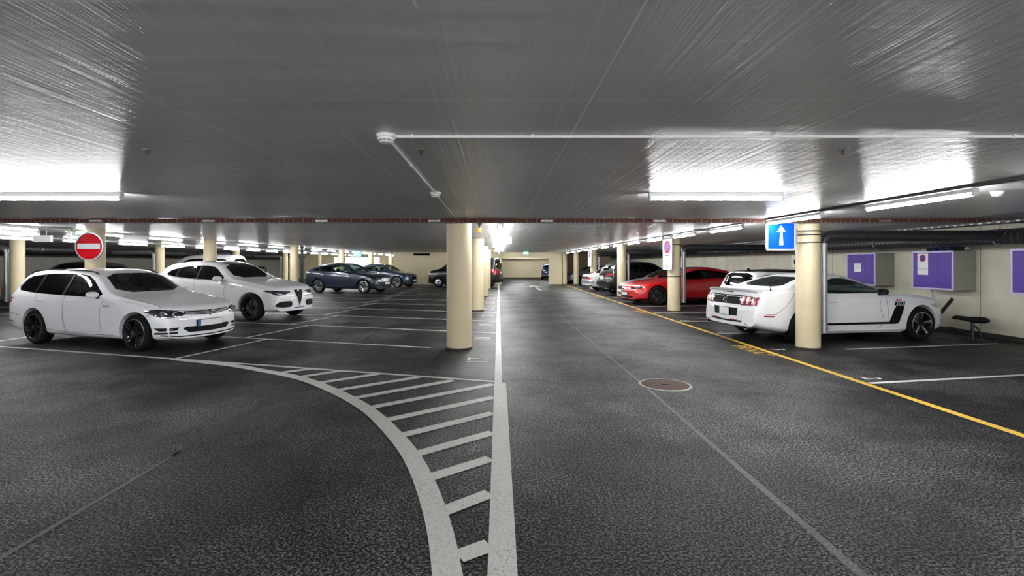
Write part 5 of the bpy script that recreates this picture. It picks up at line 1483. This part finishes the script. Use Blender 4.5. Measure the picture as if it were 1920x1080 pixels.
# ================= white hatchback with black roof between the red and striped cars
sp = dict(SP['mini']); sp['glass'] = ('glass_dark', 'glass_dark', 'glass_dark')
B = build_vehicle('small_hatchback', 'white hatchback with black roof and fin aerial, between the red and the striped white car', 'car', sp, (8.15, 13.75), 10, 'pearl_paint', ('black_alloy', 'alloy', 'multi'))
part(B, 'roof_panel', 'T', [(1.72, -.60), (3.50, -.56), (3.50, .56), (1.72, .60)], 'black_paint', off=.004)
c = B.cast('T', 3.25, 0); MB().prism([c[0] + Vector(v) for v in ((.07, -.012, -.01), (-.07, -.012, -.01), (-.08, -.012, .055), (-.05, -.012, .06))], (0, .024, 0)).build('fin_aerial', 'black_trim', B.root)
for sg in (-1, 1): part(B, 'tail_light', 'B', [(sg * a, b) for a, b in [(.58, .66), (.76, .66), (.78, .86), (.60, .88)]], 'tail_red')
plate(B, 'B', 0, .62, .5, .11); mirrors(B, 1.5, .93, 'black_paint')
q1 = B.cast('B', -.1, 1.06)[0]; q2 = B.cast('B', .25, 1.14)[0]
MB().tube([q1 + Vector((-.02, 0, 0)), q2 + Vector((-.02, 0, 0))], [.016, .008], 8).build('rear_wiper', 'black_trim', B.root)
front_basic(B, [(.45, .66), (.74, .66), (.76, .75), (.48, .74)], [(-.4, .60), (.4, .60), (.4, .71), (-.4, .71)], [])

# ================= pale coupe beyond the red car
sp = scaled(SP['sportback'], 4.5, 1.85, 1.36)
B = build_vehicle('pale_coupe', 'pale grey car with dark windscreen, nose beside the red car', 'car', sp, (7.62, 22.35), 190, 'silver_paint', ('black_alloy', 'alloy', 'multi'))
front_basic(B, [(.46, .58), (.74, .58), (.80, .66), (.50, .65)], [(-.30, .46), (.30, .46), (.34, .58), (-.34, .58)], [[(-.5, .24), (.5, .24), (.5, .30), (-.5, .30)]])
plate(B, 'F', 0, .38, .5, .11); mirrors(B, 1.8, .90, 'silver_paint')
for sg in (-1, 1): part(B, 'bonnet_vent', 'T', [(.75, sg * .30), (.85, sg * .30), (.85, sg * .48), (.75, sg * .48)], 'black_trim', off=.003)

# ================= black off-roader, tail to the aisle
sp = scaled(SP['suv'], 4.7, 1.90, 1.68); sp['glass'] = ('glass_tint', 'glass_dark', 'glass_tint'); sp['all_dark'] = False
B = build_vehicle('black_suv', 'glossy black SUV with its tail and pink-red lights towards the aisle', 'car', sp, (7.45, 25.15), 10, 'black_paint', ('black_alloy', 'alloy', 'multi'))
for sg in (-1, 1):
    part(B, 'tail_light', 'B', [(sg * a, b) for a, b in [(.38, .98), (.80, .96), (.84, 1.08), (.42, 1.09)]], 'tail_red', off=.010)
    line(B, 'light_strip', 'B', [(sg * .42, 1.05), (sg * .80, 1.04)], .014, 'lamp_bright', .016)
    c = B.cast('B', sg * .5, .42); MB().cyl(c[0] + Vector((-.03, 0, -.06)), c[0] + Vector((.1, 0, -.06)), .05, n=20).build('exhaust_pipe', 'chrome', B.root, smooth=40)
plate(B, 'B', 0, .88, .42, .18); line(B, 'tailgate_chrome', 'B', [(-.40, 1.02), (.40, 1.02)], .018, 'chrome', .008)
part(B, 'rear_bumper', 'B', [(-.84, .48), (.84, .48), (.86, .70), (-.86, .70)], 'black_plastic', off=.06, thick=.07)
line(B, 'bumper_chrome', 'B', [(-.80, .69), (.80, .69)], .016, 'chrome', .066)
handles(B, 'LR', (2.5, 3.3), .96, 'chrome'); mirrors(B, 1.95, 1.07, 'black_paint'); front_basic(B, [(.50, .78), (.80, .76), (.86, .84), (.56, .84)], [(-.45, .66), (.45, .66), (.45, .80), (-.45, .80)], [])
b = MB()
for sg in (-1, 1): b.tube([B.cast('T', s_, sg * .62)[0] + Vector((0, 0, .035)) for s_ in np.linspace(2.3, 4.1, 10)], .014, 8)
b.build('roof_rails', 'grey_metal', B.root, smooth=50)

# ================= old white saloon
B = build_vehicle('old_saloon', 'old white saloon with wide red tail lights and dark bumper, beside the black SUV', 'car', SP['saloon'], (7.18, 28.75), 10, 'white_paint', ('alloy', 'alloy', 'dish'))
for sg in (-1, 1): part(B, 'tail_light', 'B', [(sg * a, b) for a, b in [(.34, .68), (.76, .68), (.76, .82), (.34, .82)]], 'tail_red', sm=0, off=.008)
part(B, 'plate_panel', 'B', [(-.32, .68), (.32, .68), (.32, .82), (-.32, .82)], 'black_trim', sm=0); plate(B, 'B', 0, .75, .30, .12, mat='steel')
part(B, 'rear_bumper', 'B', [(-.80, .46), (.80, .46), (.80, .60), (-.80, .60)], 'grey_metal', off=.05, thick=.06)
mirrors(B, 1.75, .95, 'black_trim'); front_basic(B, [(.50, .66), (.78, .66), (.78, .74), (.50, .74)], [(-.4, .62), (.4, .62), (.4, .74), (-.4, .74)], [])

# ================= dark SUV and silver car at the far end of the right row
B = build_vehicle('black_estate_suv', 'black SUV in the right row beyond the no-parking sign and the old saloon', 'car', scaled(SP['suv'], 4.5, 1.85, 1.62), (8.3, 33.6), 190, 'black_paint', ('black_alloy', 'alloy', 'multi'))
front_basic(B, [(.50, .78), (.78, .76), (.82, .84), (.56, .84)], [(-.45, .62), (.45, .62), (.45, .78), (-.45, .78)], []); plate(B, 'F', 0, .5, .5, .11)
B = build_vehicle('silver_car', 'silver car whose nose peeks out left of the farthest columns', 'car', scaled(SP['estate'], 4.3, 1.78, 1.42), (7.45, 39.9), 190, 'silver_paint', ('black_alloy', 'alloy', 'multi'))
front_basic(B, [(.46, .66), (.78, .66), (.82, .75), (.50, .74)], [(-.42, .58), (.42, .58), (.42, .70), (-.42, .70)], [[(-.5, .30), (.5, .30), (.5, .40), (-.5, .40)]]); plate(B, 'F', 0, .49, .5, .11)
# ================= blue car beyond the opening
B = build_vehicle('blue_hatchback', 'blue hatchback standing in the room beyond the far opening', 'car', scaled(SP['estate'], 4.2, 1.80, 1.55), (5.05, 48.2), 84, 'royal_blue_paint', ('alloy', 'alloy', 'multi'))
for sg in (-1, 1): part(B, 'tail_light', 'B', [(sg * a, b) for a, b in [(.55, .84), (.80, .84), (.80, 1.0), (.58, 1.0)]], 'tail_red')
plate(B, 'B', 0, .56, .5, .12); line(B, 'tailgate_chrome', 'B', [(-.5, .93), (.5, .93)], .03, 'silver_paint', .005); part(B, 'rear_bumper', 'B', [(-.78, .42), (.78, .42), (.78, .46), (-.78, .46)], 'silver_paint', off=.03, thick=.04)
